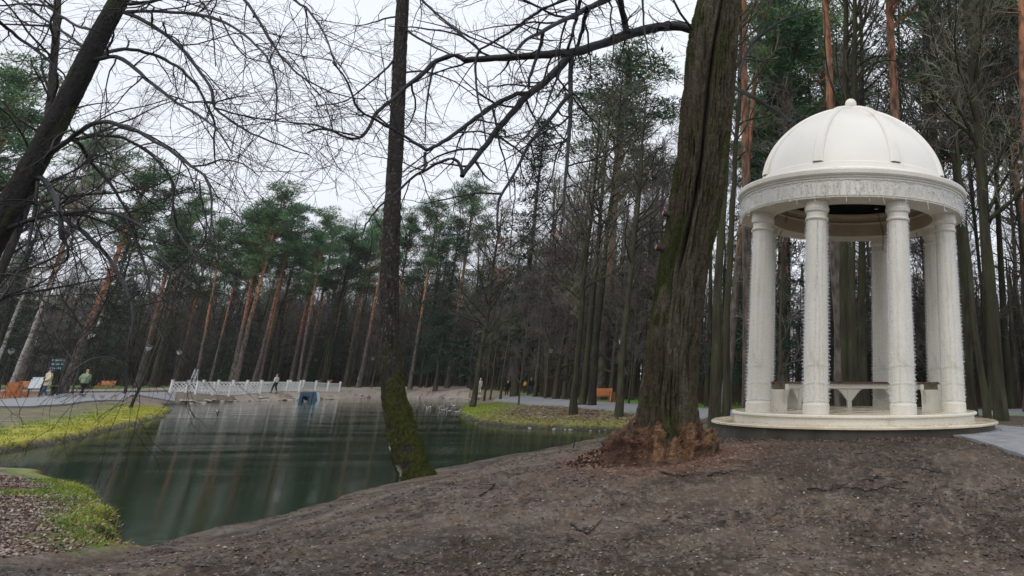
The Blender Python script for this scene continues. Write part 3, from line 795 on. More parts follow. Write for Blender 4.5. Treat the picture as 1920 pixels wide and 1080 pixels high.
SP_NEAR = [dict(d=2.7, t0=.08, len=(.45, 1.9), ang=.95, n=7, w=.17, trop=(0, 0, -.03), k=.55, rmin=.0045, rmax=.018, s=4),
           dict(d=4.9, t0=.10, len=(.22, .85), ang=.8, n=5, w=.20, trop=(0, 0, -.02), k=.55, rmin=.0028, s=3),
           dict(d=6.0, t0=.12, len=(.07, .32), ang=.75, n=3, w=.22, trop=(0, 0, .0), k=.6, rmin=.0020, s=3)]
def limb(tree, plist, Y0, Y1, r0, r1, spec=SP_NEAR, name='branch', tw=None, wig=.6, n=None, thick=1.0, seed=None):
    g = np.random.default_rng(seed if seed is not None else int(plist[0][0] * 7 + plist[-1][1] * 3) & 0xffff)
    pts, rad = px_limb(plist, Y0, Y1, r0, r1, g=g, wig=wig, n=n)
    # knots and burrs
    rad = rad * (1 + .18 * (vnoise(np.arange(len(rad)) * 1.3, np.zeros(len(rad)), 9) - .5))
    b = MB(); b.tube(pts, rad * thick, 8)
    o = b.build(name, M['branch']); world_child(o, tree)
    if tw is not None: sprout(tw, pts, rad, spec, g)
    return pts, rad
def Zm(lst, s, ox, oy): return [(x * s + ox, y * s + oy) for x, y in lst]
s2, s1, s3, s4 = 740 / 1903, 640 / 1646, 820 / 1920, 480 / 1296

tw = MB()
limb(otree, [(1318, 62)] + Zm([(1800, 140), (1720, 120), (1600, 135), (1480, 165), (1380, 205), (1240, 250), (1100, 262), (920, 275), (760, 285), (700, 292)], s2, 600, 0), OY - .2, OY - 2.6, 10.5, 6.5, tw=tw, thick=.95)
limb(otree, Zm([(700, 292), (665, 262), (560, 290), (500, 350), (410, 420), (340, 490), (270, 540), (240, 610), (200, 665), (140, 670), (60, 630), (0, 620), (-60, 640)], s2, 600, 0), OY - 2.6, OY - 4, 5, 1.8, tw=tw)
limb(otree, Zm([(1215, 255), (1150, 330), (1075, 405), (1010, 450), (930, 540), (860, 620), (790, 710), (720, 800), (685, 848)], s2, 600, 0), OY - 1.2, OY - 3.5, 7.5, 4.2, tw=tw)
limb(otree, Zm([(685, 845), (680, 790), (640, 760), (590, 775), (510, 820), (440, 860), (390, 910), (280, 1000), (220, 1080), (200, 1150)], s2, 600, 0), OY - 3.5, OY - 4.2, 3.2, 1.2, tw=tw)
limb(otree, Zm([(1010, 448), (930, 460), (850, 495), (780, 545), (700, 610), (600, 680), (515, 725)], s2, 600, 0), OY - 2, OY - 3.2, 4.6, 3.2, tw=tw)
limb(otree, Zm([(515, 725), (400, 650), (270, 580), (170, 520), (130, 380), (60, 300)], s2, 600, 0), OY - 3.2, OY - 4.2, 3.2, 1.3, tw=tw)
limb(otree, Zm([(505, 735), (505, 770), (515, 795), (480, 840)], s2, 600, 0), OY - 3.2, OY - 3.5, 3.0, 2.0, tw=tw)
limb(otree, Zm([(1215, 260), (1208, 330), (1205, 400), (1210, 470), (1205, 600), (1190, 780), (1180, 900), (1170, 1060), (1160, 1130)], s2, 600, 0), OY - 1.2, OY - 3.4, 5.0, 2.0, tw=tw)
limb(otree, Zm([(1205, 455), (1120, 560), (1020, 680), (960, 790), (920, 870), (870, 935), (850, 1050), (855, 1110)], s2, 600, 0), OY - 1.9, OY - 3.6, 3.8, 1.7, tw=tw)
limb(otree, Zm([(870, 935), (760, 930), (680, 945), (560, 970), (500, 985)], s2, 600, 0), OY - 3.2, OY - 4.2, 2.2, 1.0, tw=tw)
limb(otree, Zm([(1180, 915), (1200, 960), (1230, 1020), (1270, 1000), (1330, 1080)], s2, 600, 0), OY - 3, OY - 3.6, 2.0, .9, tw=tw)
limb(otree, Zm([(1480, 160), (1468, 100), (1455, 40), (1440, -60)], s2, 600, 0), OY - .8, OY - 1.4, 6.5, 5.5, tw=tw)
limb(otree, Zm([(1480, -60), (1380, 0), (1290, 40), (1220, 75), (1130, 120), (1070, 155), (1000, 180), (940, 250)], s2, 600, 0), OY - 1.4, OY - 3.6, 7.0, 2.4, tw=tw)
limb(otree, Zm([(1290, 40), (1275, 90), (1265, 140), (1240, 232)], s2, 600, 0), OY - 2, OY - 1.6, 4.2, 3, tw=tw)
limb(otree, Zm([(1262, -40), (1250, 20), (1230, 120), (1190, 250)], s2, 600, 0), OY - 2.2, OY - 1.8, 3.6, 2.4, tw=tw)
limb(otree, Zm([(770, 240), (750, 280), (750, 350), (760, 480), (790, 580), (800, 680)], s2, 600, 0), OY - 2.6, OY - 3, 2.6, 1.2, tw=tw)
limb(otree, Zm([(765, 240), (700, 180), (620, 155), (520, 140), (430, 130), (330, 125)], s2, 600, 0), OY - 2.6, OY - 3.6, 2.4, 1.0, tw=tw)
limb(otree, Zm([(765, 240), (860, 190), (950, 130), (1040, 60), (1130, 20), (1260, -30)], s2, 600, 0), OY - 2.6, OY - 3.6, 2.0, 2.6, tw=tw)
limb(otree, Zm([(1075, 155), (1060, 240), (1020, 340), (1005, 430)], s2, 600, 0), OY - 2.6, OY - 2.4, 3.6, 2.4, tw=tw)
limb(otree, Zm([(1165, 330), (1120, 430), (1080, 540), (1010, 640), (930, 720)], s2, 600, 0), OY - 2, OY - 3.4, 2.2, 1.2, tw=tw)
limb(otree, Zm([(1555, -40), (1555, 10), (1560, 100), (1575, 220), (1600, 330)], s2, 600, 0), OY - 1, OY - 1.6, 2.4, 1, tw=tw)
limb(otree, Zm([(1240, 90), (1130, 75), (1040, 30), (960, -10), (900, -50)], s2, 600, 0), OY - 2, OY - 3, 2.6, 2, tw=tw)
SP_R = [dict(SP_NEAR[0], d=1.4, len=(.3, 1.1)), dict(SP_NEAR[1], d=3), SP_NEAR[2]]
limb(otree, Zm([(600, 365), (640, 380), (720, 420), (800, 470), (895, 528)], s3, 1100, 0), OY + .2, OY + 3.4, 4.6, 3.4)
limb(otree, [(1330, 92), (1296, 52), (1270, 18), (1255, -20)], OY - .2, OY - .8, 3, 2, spec=SP_R, tw=tw)
limb(otree, [(1385, 150), (1396, 100), (1430, 62), (1480, 30), (1530, 18)], OY + .2, OY + 2.0, 3, 1.5, spec=SP_R, tw=tw)
world_child(tw.build('twigs', M['twig'], kind='stuff'), otree)

# ------------------------------------------------------------------ mossy tree standing at the water's edge
p0 = G(770, 893)
BY = p0[1]
btree = empty('mossy_tree', p0, label='slim dark tree with moss coated bending trunk at the water edge', cat='tree')
bp_ = [(915, 788, 30), (905, 785, 28), (893, 779, 27), (870, 771, 27), (850, 764, 26.5), (800, 750, 23.5), (750, 739, 20.8), (700, 733, 19), (650, 729.5, 17.8), (580, 729.5, 16.8), (496, 730.5, 15.8), (410, 735, 14.6), (350, 737.5, 13.2), (280, 742, 13), (200, 746, 12.2), (100, 750, 11.4), (0, 755, 10.6), (-100, 758, 10), (-220, 762, 9)]
cp2 = np.array([W(x, y, BY) for y, x, r in bp_]); cr2 = np.array([r * .95 * MPP(p) for (y, x, r), p in zip(bp_, cp2)])
def fn_birch(A, S):
    n = cyl_noise(A, S, 16, 3.2, 3, 401); rid = np.clip(1 - np.abs(2 * n - 1) * 2.2, -1, 1)
    fine = cyl_noise(A, S, 50, 22, 3, 411); pl = cyl_noise(A, S, 6, 9.0, 3, 421)
    low = sst(3.2, 1.4, S)
    mossw = sst(-.35, .35, np.cos(A - R(-40)) * .6 + (cyl_noise(A, S, 9, 3.2, 5, 431, .6) - .5) * 4.2 - .42 + low * .42) * sst(4.4, 1.5, S)
    dr = rid * .010 + (fine - .5) * .016 + (pl - .5) * .02 + mossw * (.012 + (fine - .4) * .05 + (cyl_noise(A, S, 20, 6, 2, 441) - .4) * .05) + sst(.5, 0, S) * .05
    dk = np.array([.008, .007, .006]); br = np.array([.032, .027, .022]); gn = np.array([.050, .056, .007]); wh = np.array([.48, .46, .42]); lc = np.array([.20, .20, .17])
    t = sst(-.6, .6, rid)[..., None]; c = dk * (1 - t) + br * t
    t = sst(.68, .74, cyl_noise(A, S, 40, 24, 2, 451))[..., None] * .5 * sst(1.5, 4, S)[..., None]; c = c * (1 - t) + lc * t
    t = (sst(.56, .62, cyl_noise(A, S, 7, 3.2, 3, 461)) * sst(2.4, 1.2, S) * sst(-.1, -.7, np.cos(A)) * (1 - mossw))[..., None]; c = c * (1 - t) + wh * t
    t = np.clip(mossw * (.6 + fine * .7), 0, 1)[..., None]; c = c * (1 - t) + gn * (.45 + .9 * fine[..., None]) * t
    return dr, c
mb = MB()
col, BP = displaced_trunk(cp2, cr2, 110, 520, fn_birch, mb)
o = mb.build('trunk', M['trunk_attr']); set_attr(o.data, 'Col', col); world_child(o, btree)
tw = MB()
SPB = [dict(SP_NEAR[0], d=1.6, len=(.4, 1.3)), dict(SP_NEAR[1], d=3.4), SP_NEAR[2]]
limb(btree, [(752, 50), (790, 75), (840, 100), (880, 112)], BY, BY - 1.5, 2.4, 1.2, spec=SPB, tw=tw)
limb(btree, [(750, 30), (720, 35), (690, 45), (668, 50)], BY, BY - 1.0, 2.0, .9, spec=SPB, tw=tw)
limb(btree, [(756, -40), (800, 10), (860, 60), (930, 90), (1000, 95)], BY, BY - 2, 2.6, 1.0, spec=SPB, tw=tw)
limb(btree, [(752, 90), (735, 120), (700, 150), (650, 190), (590, 200)], BY, BY - 2, 2.2, .9, spec=SPB, tw=tw)
limb(btree, [(748, 140), (790, 130), (850, 150), (905, 190)], BY, BY + 1.5, 2.0, .9, spec=SPB, tw=tw)
world_child(tw.build('twigs', M['twig'], kind='stuff'), btree)

# ------------------------------------------------------------------ leaning tree at the far left, close by
LY = 9.2
lp = [(-190, 800), (-120, 650), (-60, 530), (-25, 465), (10, 405), (52, 328), (100, 240), (146, 150), (180, 80), (215, 15), (255, -60), (310, -160), (360, -260)]
lr = [27, 25.5, 24, 22, 19.5, 18, 17, 15.8, 14.8, 13.6, 12.6, 12, 11]
cp3 = np.array([W(x, y, LY) for x, y in lp]); 
g0 = Hs(cp3[0][0], LY)
cr3 = np.array([r * MPP(p) for r, p in zip(lr, cp3)])
ltree = empty('leaning_tree', (cp3[0][0], LY, g0), label='dark bare tree leaning in from the left edge with drooping branches', cat='tree')
def fn_lean(A, S):
    n = cyl_noise(A, S, 14, 2.5, 3, 501); rid = np.clip(1 - np.abs(2 * n - 1) * 2.2, -1, 1)
    fine = cyl_noise(A, S, 50, 20, 3, 511)
    dr = rid * .008 + (fine - .5) * .012
    dk = np.array([.010, .010, .011]); br = np.array([.030, .027, .026]); gn = np.array([.05, .065, .015])
    t = sst(-.6, .6, rid)[..., None]; c = dk * (1 - t) + br * t
    t = sst(.5, .66, cyl_noise(A, S, 6, 1.6, 3, 521))[..., None] * .6; c = c * (1 - t) + gn * t
    return dr, c
mb = MB()
col, LP_ = displaced_trunk(cp3, cr3, 90, 320, fn_lean, mb)
o = mb.build('trunk', M['trunk_attr']); set_attr(o.data, 'Col', col); world_child(o, ltree)
tw = MB()
SP_L = [dict(d=3.0, t0=.06, len=(.5, 2.0), ang=.85, n=8, w=.15, trop=(0, 0, -.06), k=.5, rmin=.0038, rmax=.015, s=4),
        dict(d=5.6, t0=.08, len=(.25, .9), ang=.75, n=5, w=.18, trop=(0, 0, -.05), k=.55, rmin=.0024, s=3),
        dict(d=5.5, t0=.1, len=(.06, .30), ang=.7, n=3, w=.2, trop=(0, 0, -.02), k=.6, rmin=.0017, s=3)]
LB = [  # pixel polyline (zoom coordinates), scale set, dY, r0, r1
    (Zm([(600, 60), (700, 50), (850, 60), (1000, 75), (1100, 115), (1200, 180), (1290, 270), (1330, 380), (1335, 500), (1325, 600)], s1, 0, 0), -2.2, 4.2, 1.2),
    (Zm([(600, 60), (720, 110), (830, 190), (900, 260), (970, 350), (1030, 450), (1025, 520), (1110, 580), (1200, 640), (1400, 720), (1490, 745)], s1, 0, 0), -1.2, 4.6, 1.2),
    (Zm([(450, 290), (520, 245), (640, 235), (740, 260), (860, 320), (950, 410), (1000, 510), (1040, 600), (1030, 700), (1040, 790)], s1, 0, 0), 1.4, 4.6, 1.2),
    (Zm([(450, 290), (560, 265), (640, 320), (740, 410), (860, 500), (1000, 580), (1060, 640), (1120, 740)], s1, 0, 0), -1.6, 5.0, 1.2),
    (Zm([(180, 770), (300, 700), (400, 620), (480, 580), (560, 595), (680, 640), (800, 710), (920, 800), (1000, 850), (1020, 960), (1020, 1080), (1010, 1160)], s1, 0, 0), -1.8, 6.0, 1.4),
    (Zm([(370, 670), (470, 650), (600, 665), (700, 720), (780, 800), (840, 880), (830, 1000), (850, 1080), (870, 1180)], s1, 0, 0), 1.0, 3.6, 1.2),
    (Zm([(920, 800), (980, 800), (1070, 765), (1180, 790), (1250, 850)], s1, 0, 0), -.8, 2.4, .9),
    (Zm([(160, 860), (200, 855), (240, 900), (280, 980), (290, 1050), (300, 1150)], s1, 0, 0), -.8, 5.5, 4.2),
    (Zm([(40, 240), (150, 195), (300, 165), (480, 145), (600, 170), (700, 210), (770, 290), (820, 400), (880, 450)], s4, 0, 340), -1.5, 5.6, 1.5),
    (Zm([(300, 170), (430, 170), (540, 210), (650, 270), (760, 300), (850, 330)], s4, 0, 340), 1.2, 3.0, 1.0),
    (Zm([(300, 180), (430, 260), (540, 370), (600, 470), (660, 590), (680, 690), (650, 800), (640, 900)], s4, 0, 340), -1.5, 4.8, 1.4),
    (Zm([(640, 190), (700, 330), (750, 470), (760, 600), (770, 700), (830, 800)], s4, 0, 340), -1.2, 3.0, 1.0),
    (Zm([(305, 180), (305, 290), (350, 330), (340, 400), (260, 440)], s4, 0, 340), .6, 3.6, 1.4),
    (Zm([(190, 0), (170, 200), (130, 380), (60, 520), (0, 600), (-60, 650)], s4, 0, 340), -.8, 3.6, 1.6),
    (Zm([(90, 510), (150, 550), (240, 620), (280, 770), (330, 860), (400, 930)], s4, 0, 340), -.7, 2.4, 1.0),
    (Zm([(340, 670), (380, 680), (450, 800), (540, 890), (600, 1000), (640, 1060), (660, 1150)], s1, 0, 0), 1.2, 4.2, 1.4),
    (Zm([(520, 150), (470, 150), (380, 130), (300, 80), (200, 10), (120, -60)], s1, 0, 0), 1.0, 3.4, 2.0),
    (Zm([(450, 260), (340, 180), (230, 100), (100, 20), (0, -40)], s1, 0, 0), 1.4, 3.2, 1.6),
    (Zm([(-60, 60), (0, 110), (100, 190), (200, 260), (270, 330), (280, 420), (240, 520), (230, 600)], s1, 0, 0), 1.5, 3.6, 2.0),
    (Zm([(150, 790), (90, 830), (40, 890), (-40, 940)], s1, 0, 0), .7, 3.0, 1.6),
    (Zm([(620, 20), (700, 12), (800, -10), (900, -60)], s1, 0, 0), -.8, 4.2, 3.0),
    (Zm([(950, -20), (1010, 60), (1030, 180), (1040, 320)], s1, 0, 0), -1.4, 2.0, .9),
    (Zm([(1160, -30), (1190, 10), (1250, 100), (1310, 210), (1370, 290), (1450, 370), (1560, 430), (1650, 462), (1760, 480)], s1, 0, 0), -2.2, 3.4, 1.0),
    (Zm([(1380, -30), (1420, 0), (1500, 60), (1560, 150), (1600, 260), (1646, 320), (1700, 420)], s1, 0, 0), -2.2, 3.0, .9),
    (Zm([(1060, 80), (1110, 180), (1180, 280), (1290, 300), (1400, 380)], s1, 0, 0), -2.0, 2.0, .8),
    (Zm([(1035, 520), (1180, 560), (1330, 580), (1500, 600), (1646, 640), (1760, 650)], s1, 0, 0), -1.8, 2.0, .7),
    (Zm([(880, 450), (960, 380), (1030, 330), (1050, 270), (990, 160)], s4, 0, 340), -.8, 1.6, .8),
    (Zm([(0, 470), (90, 470), (200, 500), (330, 470), (430, 380)], s4, 0, 340), -1.6, 1.8, .8),
    (Zm([(1010, 0), (1020, 120), (1060, 260), (1120, 340), (1200, 410)], s4, 0, 340), -1.6, 1.8, .8),
    (Zm([(870, 0), (880, 100), (860, 180), (900, 260), (1000, 400)], s4, 0, 340), -1.6, 2.0, .8),
]
for pl, dY, r0, r1 in LB:
    r0 *= .84; r1 *= .9
    limb(ltree, pl, LY + (0 if r0 > 1.9 else dY * .5), LY + dY, r0, r1, spec=SP_L, tw=tw)
world_child(tw.build('twigs', M['twig'], kind='stuff'), ltree)
# thinner stem standing behind it
tw = MB()
o_ = W(-60, 700, 14)
st2 = empty('thin_tree', (o_[0], 14, Hs(o_[0], 14)), label='thinner dark bare tree behind the leaning tree at the left edge', cat='tree')
pts, rad = px_limb([(-120, 840), (-40, 600), (40, 420), (85, 270), (100, 150), (108, 40), (112, -120)], 14, 14, 8, 5, n=18)
b = MB(); b.tube(pts, rad, 9); world_child(b.build('trunk', M['darkbark']), st2)
SP_M = [dict(d=2.6, t0=.25, len=(.8, 3.2), ang=.9, n=8, w=.14, trop=(0, 0, .01), k=.5, rmin=.005, rmax=.03, s=4), dict(SP_L[0], len=(.4, 1.4), d=1.8), dict(SP_L[1], d=3.0)]
sprout(tw, pts, rad, SP_M, np.random.default_rng(5))
world_child(tw.build('twigs', M['twig'], kind='stuff'), st2)
#@@PART3
# ------------------------------------------------------------------ the gazebo
gz0 = GRD_GAZ
FZ = 1.016
gaz = empty('gazebo', (GZ[0], GZ[1], gz0), label='white domed round gazebo with columns on a stepped stone base', cat='gazebo')
AL = 3.26
def gpart(name, fn, mat, parent=gaz, smooth=True, label=None):
    b = MB(); fn(b); o = b.build(name, mat, parent, smooth=smooth)
    if label: o['label'] = label
    return o
def bev(prof_r, z0, z1, e=.012):   # a disc step with a rounded nosing
    return [(prof_r, z0), (prof_r, z1 - .05), (prof_r + .025, z1 - .045), (prof_r + .032, z1 - .02), (prof_r + .022, z1), (prof_r - .03, z1 + .002)]
rel = lambda z: z - gz0
gpart('plinth', lambda b: b.lathe([(2.86, -.25), (2.86, rel(.79)), (2.5, rel(.792))], 96), M['plinth'], smooth=False)
gpart('lower_step', lambda b: b.lathe([(2.86, rel(.79)), (2.90, rel(.792)), (2.93, rel(.80)), (2.93, rel(.828)), (2.91, rel(.842)), (2.45, rel(.85))], 96), M['stone_floor'], smooth=False, label='pale stone lower step, wet on top')
gpart('upper_step', lambda b: b.lathe([(2.46, rel(.84)), (2.46, rel(.955)), (2.50, rel(.96)), (2.52, rel(.975)), (2.52, rel(1.0)), (2.505, rel(FZ - .002)), (2.46, rel(FZ))], 96), M['stone'], smooth=False)
gpart('floor', lambda b: b.lathe([(2.46, rel(FZ) + .001), (1.2, rel(FZ) + .004), (0.001, rel(FZ) + .005)], 96), M['stone_floor'], label='wet shiny round stone floor')
CT = 5.005      # top of the columns
for i in range(8):
    # angle from the side facing the camera, the ring turned as in the photo
    rad_ = nrm(GZ); fr = -rad_; rt = np.array([rad_[1], -rad_[0]])
    a_ = R(22.5 + 45 * i + AL)
    d2 = fr * math.cos(a_) + rt * math.sin(a_)
    cx_, cy_ = d2 * 2.1
    prof = [(.233, rel(FZ) + .19)] + [(.230 - .032 * (t ** 1.5), rel(FZ) + .19 + t * (CT - FZ - .19 - .38)) for t in np.linspace(.05, 1, 12)]
    col_ = gpart('column', lambda b: b.lathe(prof, 40), M['stone'])
    col_.location = (cx_, cy_, 0)
    ftb = gpart('column_base', lambda b: b.lathe([(.250, rel(FZ)), (.250, rel(FZ) + .16), (.244, rel(FZ) + .175), (.236, rel(FZ) + .192)], 40), M['stone'], parent=col_, smooth=False)
    zc = rel(CT) - .40
    cpo = gpart('capital', lambda b: b.lathe([(.205, zc), (.225, zc + .012), (.235, zc + .035), (.225, zc + .06), (.208, zc + .065), (.21, zc + .16), (.225, zc + .165), (.24, zc + .185), (.245, zc + .215), (.25, zc + .235), (.25, zc + .25), (.235, zc + .255), (.235, zc + .37), (.247, zc + .375), (.247, zc + .395)], 40), M['stone'], parent=col_, smooth=False)
EB, ET = 4.99, 5.37
gpart('entablature', lambda b: b.lathe([(1.80, rel(EB) + .002), (1.80, rel(EB)), (2.44, rel(EB)), (2.44, rel(EB) + .03), (2.455, rel(EB) + .032), (2.455, rel(ET) - .04)], 128), M['stone'], smooth=False)
gpart('cornice', lambda b: b.lathe([(2.455, rel(ET) - .04), (2.475, rel(ET) - .035), (2.475, rel(ET)), (2.50, rel(ET) + .006), (2.51, rel(ET) + .035), (2.535, rel(ET) + .045), (2.56, rel(ET) + .075), (2.565, rel(ET) + .15), (2.55, rel(ET) + .175), (2.44, rel(ET) + .20), (2.2, rel(ET) + .21), (2.14, rel(ET) + .21)], 128), M['stone'], smooth=False)
DB = ET + .20
gpart('dome_collar', lambda b: b.lathe([(2.17, rel(DB)), (2.17, rel(DB) + .09), (2.15, rel(DB) + .12), (2.11, rel(DB) + .13), (2.10, rel(DB) + .24), (2.085, rel(DB) + .255), (2.03, rel(DB) + .26)], 128), M['dome'], smooth=False)
DR, DH, DZ = 2.055, 1.96, DB + .10
def dome_pt(ph, r_add=0.0):
    return ((DR + r_add) * math.cos(ph) ** 1.28, (DH + r_add) * math.sin(ph))
gpart('dome', lambda b: b.lathe([(dome_pt(p)[0], rel(DZ) + dome_pt(p)[1]) for p in np.linspace(0, R(89.9), 48)], 128), M['dome'])
def rib(b, ang):
    vs = []; n = 40
    for p in np.linspace(R(5), R(88.5), n):
        w_ = .115 - .045 * (p / R(90))
        for ra, ww in ((-.03, 1.0), (.04, 1.0), (.08, .7), (.08, -.7), (.04, -1.0), (-.03, -1.0)):
            r_, z_ = dome_pt(p, ra)
            hw = min(w_, r_ * .42 + .01)
            vs.append((r_ * math.cos(ang) - hw * ww * math.sin(ang), r_ * math.sin(ang) + hw * ww * math.cos(ang), rel(DZ) + z_))
    q = [[i * 6 + j, i * 6 + (j + 1) % 6, (i + 1) * 6 + (j + 1) % 6, (i + 1) * 6 + j] for i in range(n - 1) for j in range(6)]
    b.add(vs, q)
for i in range(8):
    d2 = fr * math.cos(R(22.5 + 45 * i + AL)) + rt * math.sin(R(22.5 + 45 * i + AL))
    gpart('dome_rib', lambda b: rib(b, math.atan2(d2[1], d2[0])), M['dome'], smooth=False)
tz = rel(DZ) + DH
fin = gpart('finial', lambda b: b.lathe([(.20, tz - .03), (.18, tz + .04), (.07, tz + .055), (.06, tz + .08)] + [(.135 * math.cos(p), tz + .185 + .135 * math.sin(p)) for p in np.linspace(R(-64), R(89.5), 20)], 32), M['dome'])
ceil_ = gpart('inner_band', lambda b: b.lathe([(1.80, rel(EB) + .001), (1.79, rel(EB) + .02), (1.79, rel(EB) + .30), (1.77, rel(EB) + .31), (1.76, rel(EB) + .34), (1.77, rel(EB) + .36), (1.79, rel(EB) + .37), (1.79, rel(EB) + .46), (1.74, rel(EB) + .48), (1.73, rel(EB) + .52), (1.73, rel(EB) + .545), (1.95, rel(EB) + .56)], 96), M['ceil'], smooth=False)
gpart('shade_toned_lining', lambda b: b.lathe([((DR - .10) * math.cos(p) ** 1.28, rel(DZ) - .12 + (DH - .06) * math.sin(p)) for p in np.linspace(R(0), R(89.5), 24)], 64), M['darkin'], label='inner side of the dome, its shade put into a near-black colour')
def spot(b):
    b.lathe([(.001, 0), (.05, 0), (.055, .02), (.04, .10), (.02, .14), (.001, .14)], 14)
sp_ = gpart('spotlight', spot, M['black']); sp_.location = (.62, .9, rel(EB) + .50)
lens_ = gpart('lens', lambda b: b.lathe([(.001, -.004), (.04, -.004), (.04, .004)], 14), M['lampglass'], parent=sp_)
for k_, (a0, a1) in enumerate((((-1.5, .9, .48), (-1.72, 1.0, -.25)), ((.70, 1.4, .50), (.82, 1.7, -.35)), ((1.3, 1.05, .5), (1.62, 1.2, -.2)), ((-1.55, -.2, .5), (-1.8, -.1, -.1)))):
    p_ = np.array(a0); q_ = np.array(a1)
    n_ = 10; pts = np.array([p_ * (1 - t) + q_ * t + np.array([.06 * math.sin(t * 3.1), 0, -.04 * math.sin(t * 6)]) for t in np.linspace(0, 1, n_)]) + np.array([0, 0, rel(EB)])
    gpart('hanging_wire', lambda b: b.tube(pts, [.009] * n_, 5), M['black'])

# curved benches inside the ring of columns
def bench(angs_, label):
    be = empty('curved_bench', (GZ[0], GZ[1], FZ), label=label, cat='bench', group='curved benches inside the gazebo')
    def d_of(a):
        v_ = fr * math.cos(R(a)) + rt * math.sin(R(a)); return math.atan2(v_[1], v_[0])
    A0, A1 = d_of(angs_[0]), d_of(angs_[1])
    while A1 < A0: A1 += 2 * math.pi
    if A1 - A0 > math.pi * 1.2: A0, A1 = A1 - 2 * math.pi, A0
    def arc(b, r0, r1, z0, z1, a0=A0, a1=A1, n=24):
        vs = []
        for a in np.linspace(a0, a1, n + 1):
            for r_, z_ in ((r0, z0), (r1, z0), (r1, z1), (r0, z1)):
                vs.append((r_ * math.cos(a), r_ * math.sin(a), z_))
        q = [[i * 4 + j, i * 4 + (j + 1) % 4, (i + 1) * 4 + (j + 1) % 4, (i + 1) * 4 + j] for i in range(n) for j in range(4)]
        q += [[0, 1, 2, 3], [n * 4 + 3, n * 4 + 2, n * 4 + 1, n * 4]]
        b.add(vs, q)
    for j in range(4):
        b = MB(); arc(b, 1.34 + .13 * j, 1.455 + .13 * j, .515, .56); b.build('seat_board', M['oldwood'], be, smooth=False)
    b = MB(); arc(b, 1.40, 1.47, .41, .512); arc(b, 1.76, 1.83, .41, .512); b.build('apron', M['stone'], be, smooth=False)
    n_l = max(2, round((A1 - A0) / .75) + 1)
    for a in np.linspace(A0 + .04, A1 - .04, n_l):
        b = MB()
        da = .032
        arc(b, 1.42, 1.80, 0, .408, a - da, a + da, 1)
        for sgn in (-1, 1):   # the quarter-round brackets either side
            for kk in range(8):
                h0 = .39 - .25 * (1 - math.sin((kk + .5) / 8 * math.pi / 2)) ** .8
                aa = a + sgn * (da + .011 + kk * .0215)
                arc(b, 1.44, 1.50, h0 + .001 * kk, .407, aa - .0107, aa + .0107, 1)
        b.build('leg', M['stone'], be, smooth=False)
    return be
bench((-127, -72), 'left curved bench with dark wooden seat between the left columns')
bench((-131, -222), 'back curved bench with dark wooden seat seen behind the front columns')
bench((134, 88), 'right curved bench with dark wooden seat between the right columns')
b = MB(); b.lathe([(.001, .03), (.07, .03), (.085, .02), (.085, 0), (.02, 0)], 20)
o = b.build('floor_lamp', M['white'], loc=(GZ[0] - .78, GZ[1] - 1.5, FZ + .008)); tag(o, 'small round white lamp set on the gazebo floor by the left column', 'lamp')

# light garlands: wire wound round each column and an icicle string round the cornice
def tipset(b, P, N, g, L=.034, r=.0055):
    for p, n in zip(P, N):
        d = nrm(n + g.normal(0, .55, 3)); b.tube([p, p + d * L], [r * .8, r], 3)
side_txt = {0: 'front right column', 1: 'right outer column', 2: 'back right column behind the outer one', 3: 'back column seen between the middle columns', 4: 'back column hidden behind the front left one',
            5: 'back left column behind the outer one', 6: 'left outer column', 7: 'front left column'}
for i in range(8):
    g = np.random.default_rng(50 + i)
    a_ = R(22.5 + 45 * i + AL); d2 = fr * math.cos(a_) + rt * math.sin(a_)
    c0 = np.array([GZ[0] + d2[0] * 2.1, GZ[1] + d2[1] * 2.1, 0])
    e_ = empty('light_garland', (c0[0], c0[1], FZ + .2), label='white string light net wound round the ' + side_txt[i], cat='string lights', group='string lights on the columns')
    wb = MB(); bb = MB(); Hh = CT - FZ - .62
    ns = 14
    for s_ in range(ns):          # near vertical drops
        th = s_ * 2 * math.pi / ns + g.normal(0, .05)
        zz = np.linspace(0.02, Hh, 26)
        rr_ = .234 - .030 * (zz / Hh) ** 1.5 + .008 + g.uniform(0, .006, 26)
        tt_ = th + np.cumsum(g.normal(0, .02, 26))
        P = np.stack([rr_ * np.cos(tt_), rr_ * np.sin(tt_), zz], 1)
        wb.tube(P, [.0028] * 26, 3)
        for k_ in range(1, 26):
            for f_ in (.0, .5):
                p_ = P[k_] * (1 - f_) + P[k_ - 1] * f_; nn = np.array([p_[0], p_[1], -.06])
                tipset(bb, [p_], [nrm(nn)], g)
    for zz in (.03, .34, .66):          # bindings
        th = np.linspace(0, 2 * math.pi, 25); P = np.stack([.249 * np.cos(th), .249 * np.sin(th), zz + .015 * np.sin(th * 3)], 1); wb.tube(P, [.005] * 25, 4)
    wb.build('cable', M['garland'], e_); bb.build('bulbs', M['garland'], e_, kind='stuff')
g = np.random.default_rng(77)
e_ = empty('icicle_lights', (GZ[0], GZ[1], EB), label='white icicle string lights hanging round the band under the dome', cat='string lights')
wb = MB(); bb = MB()
th = np.linspace(0, 2 * math.pi, 400); P = np.stack([2.468 * np.cos(th), 2.468 * np.sin(th), .335 + .012 * np.sin(th * 41)], 1); wb.tube(P, [.006] * 400, 4)
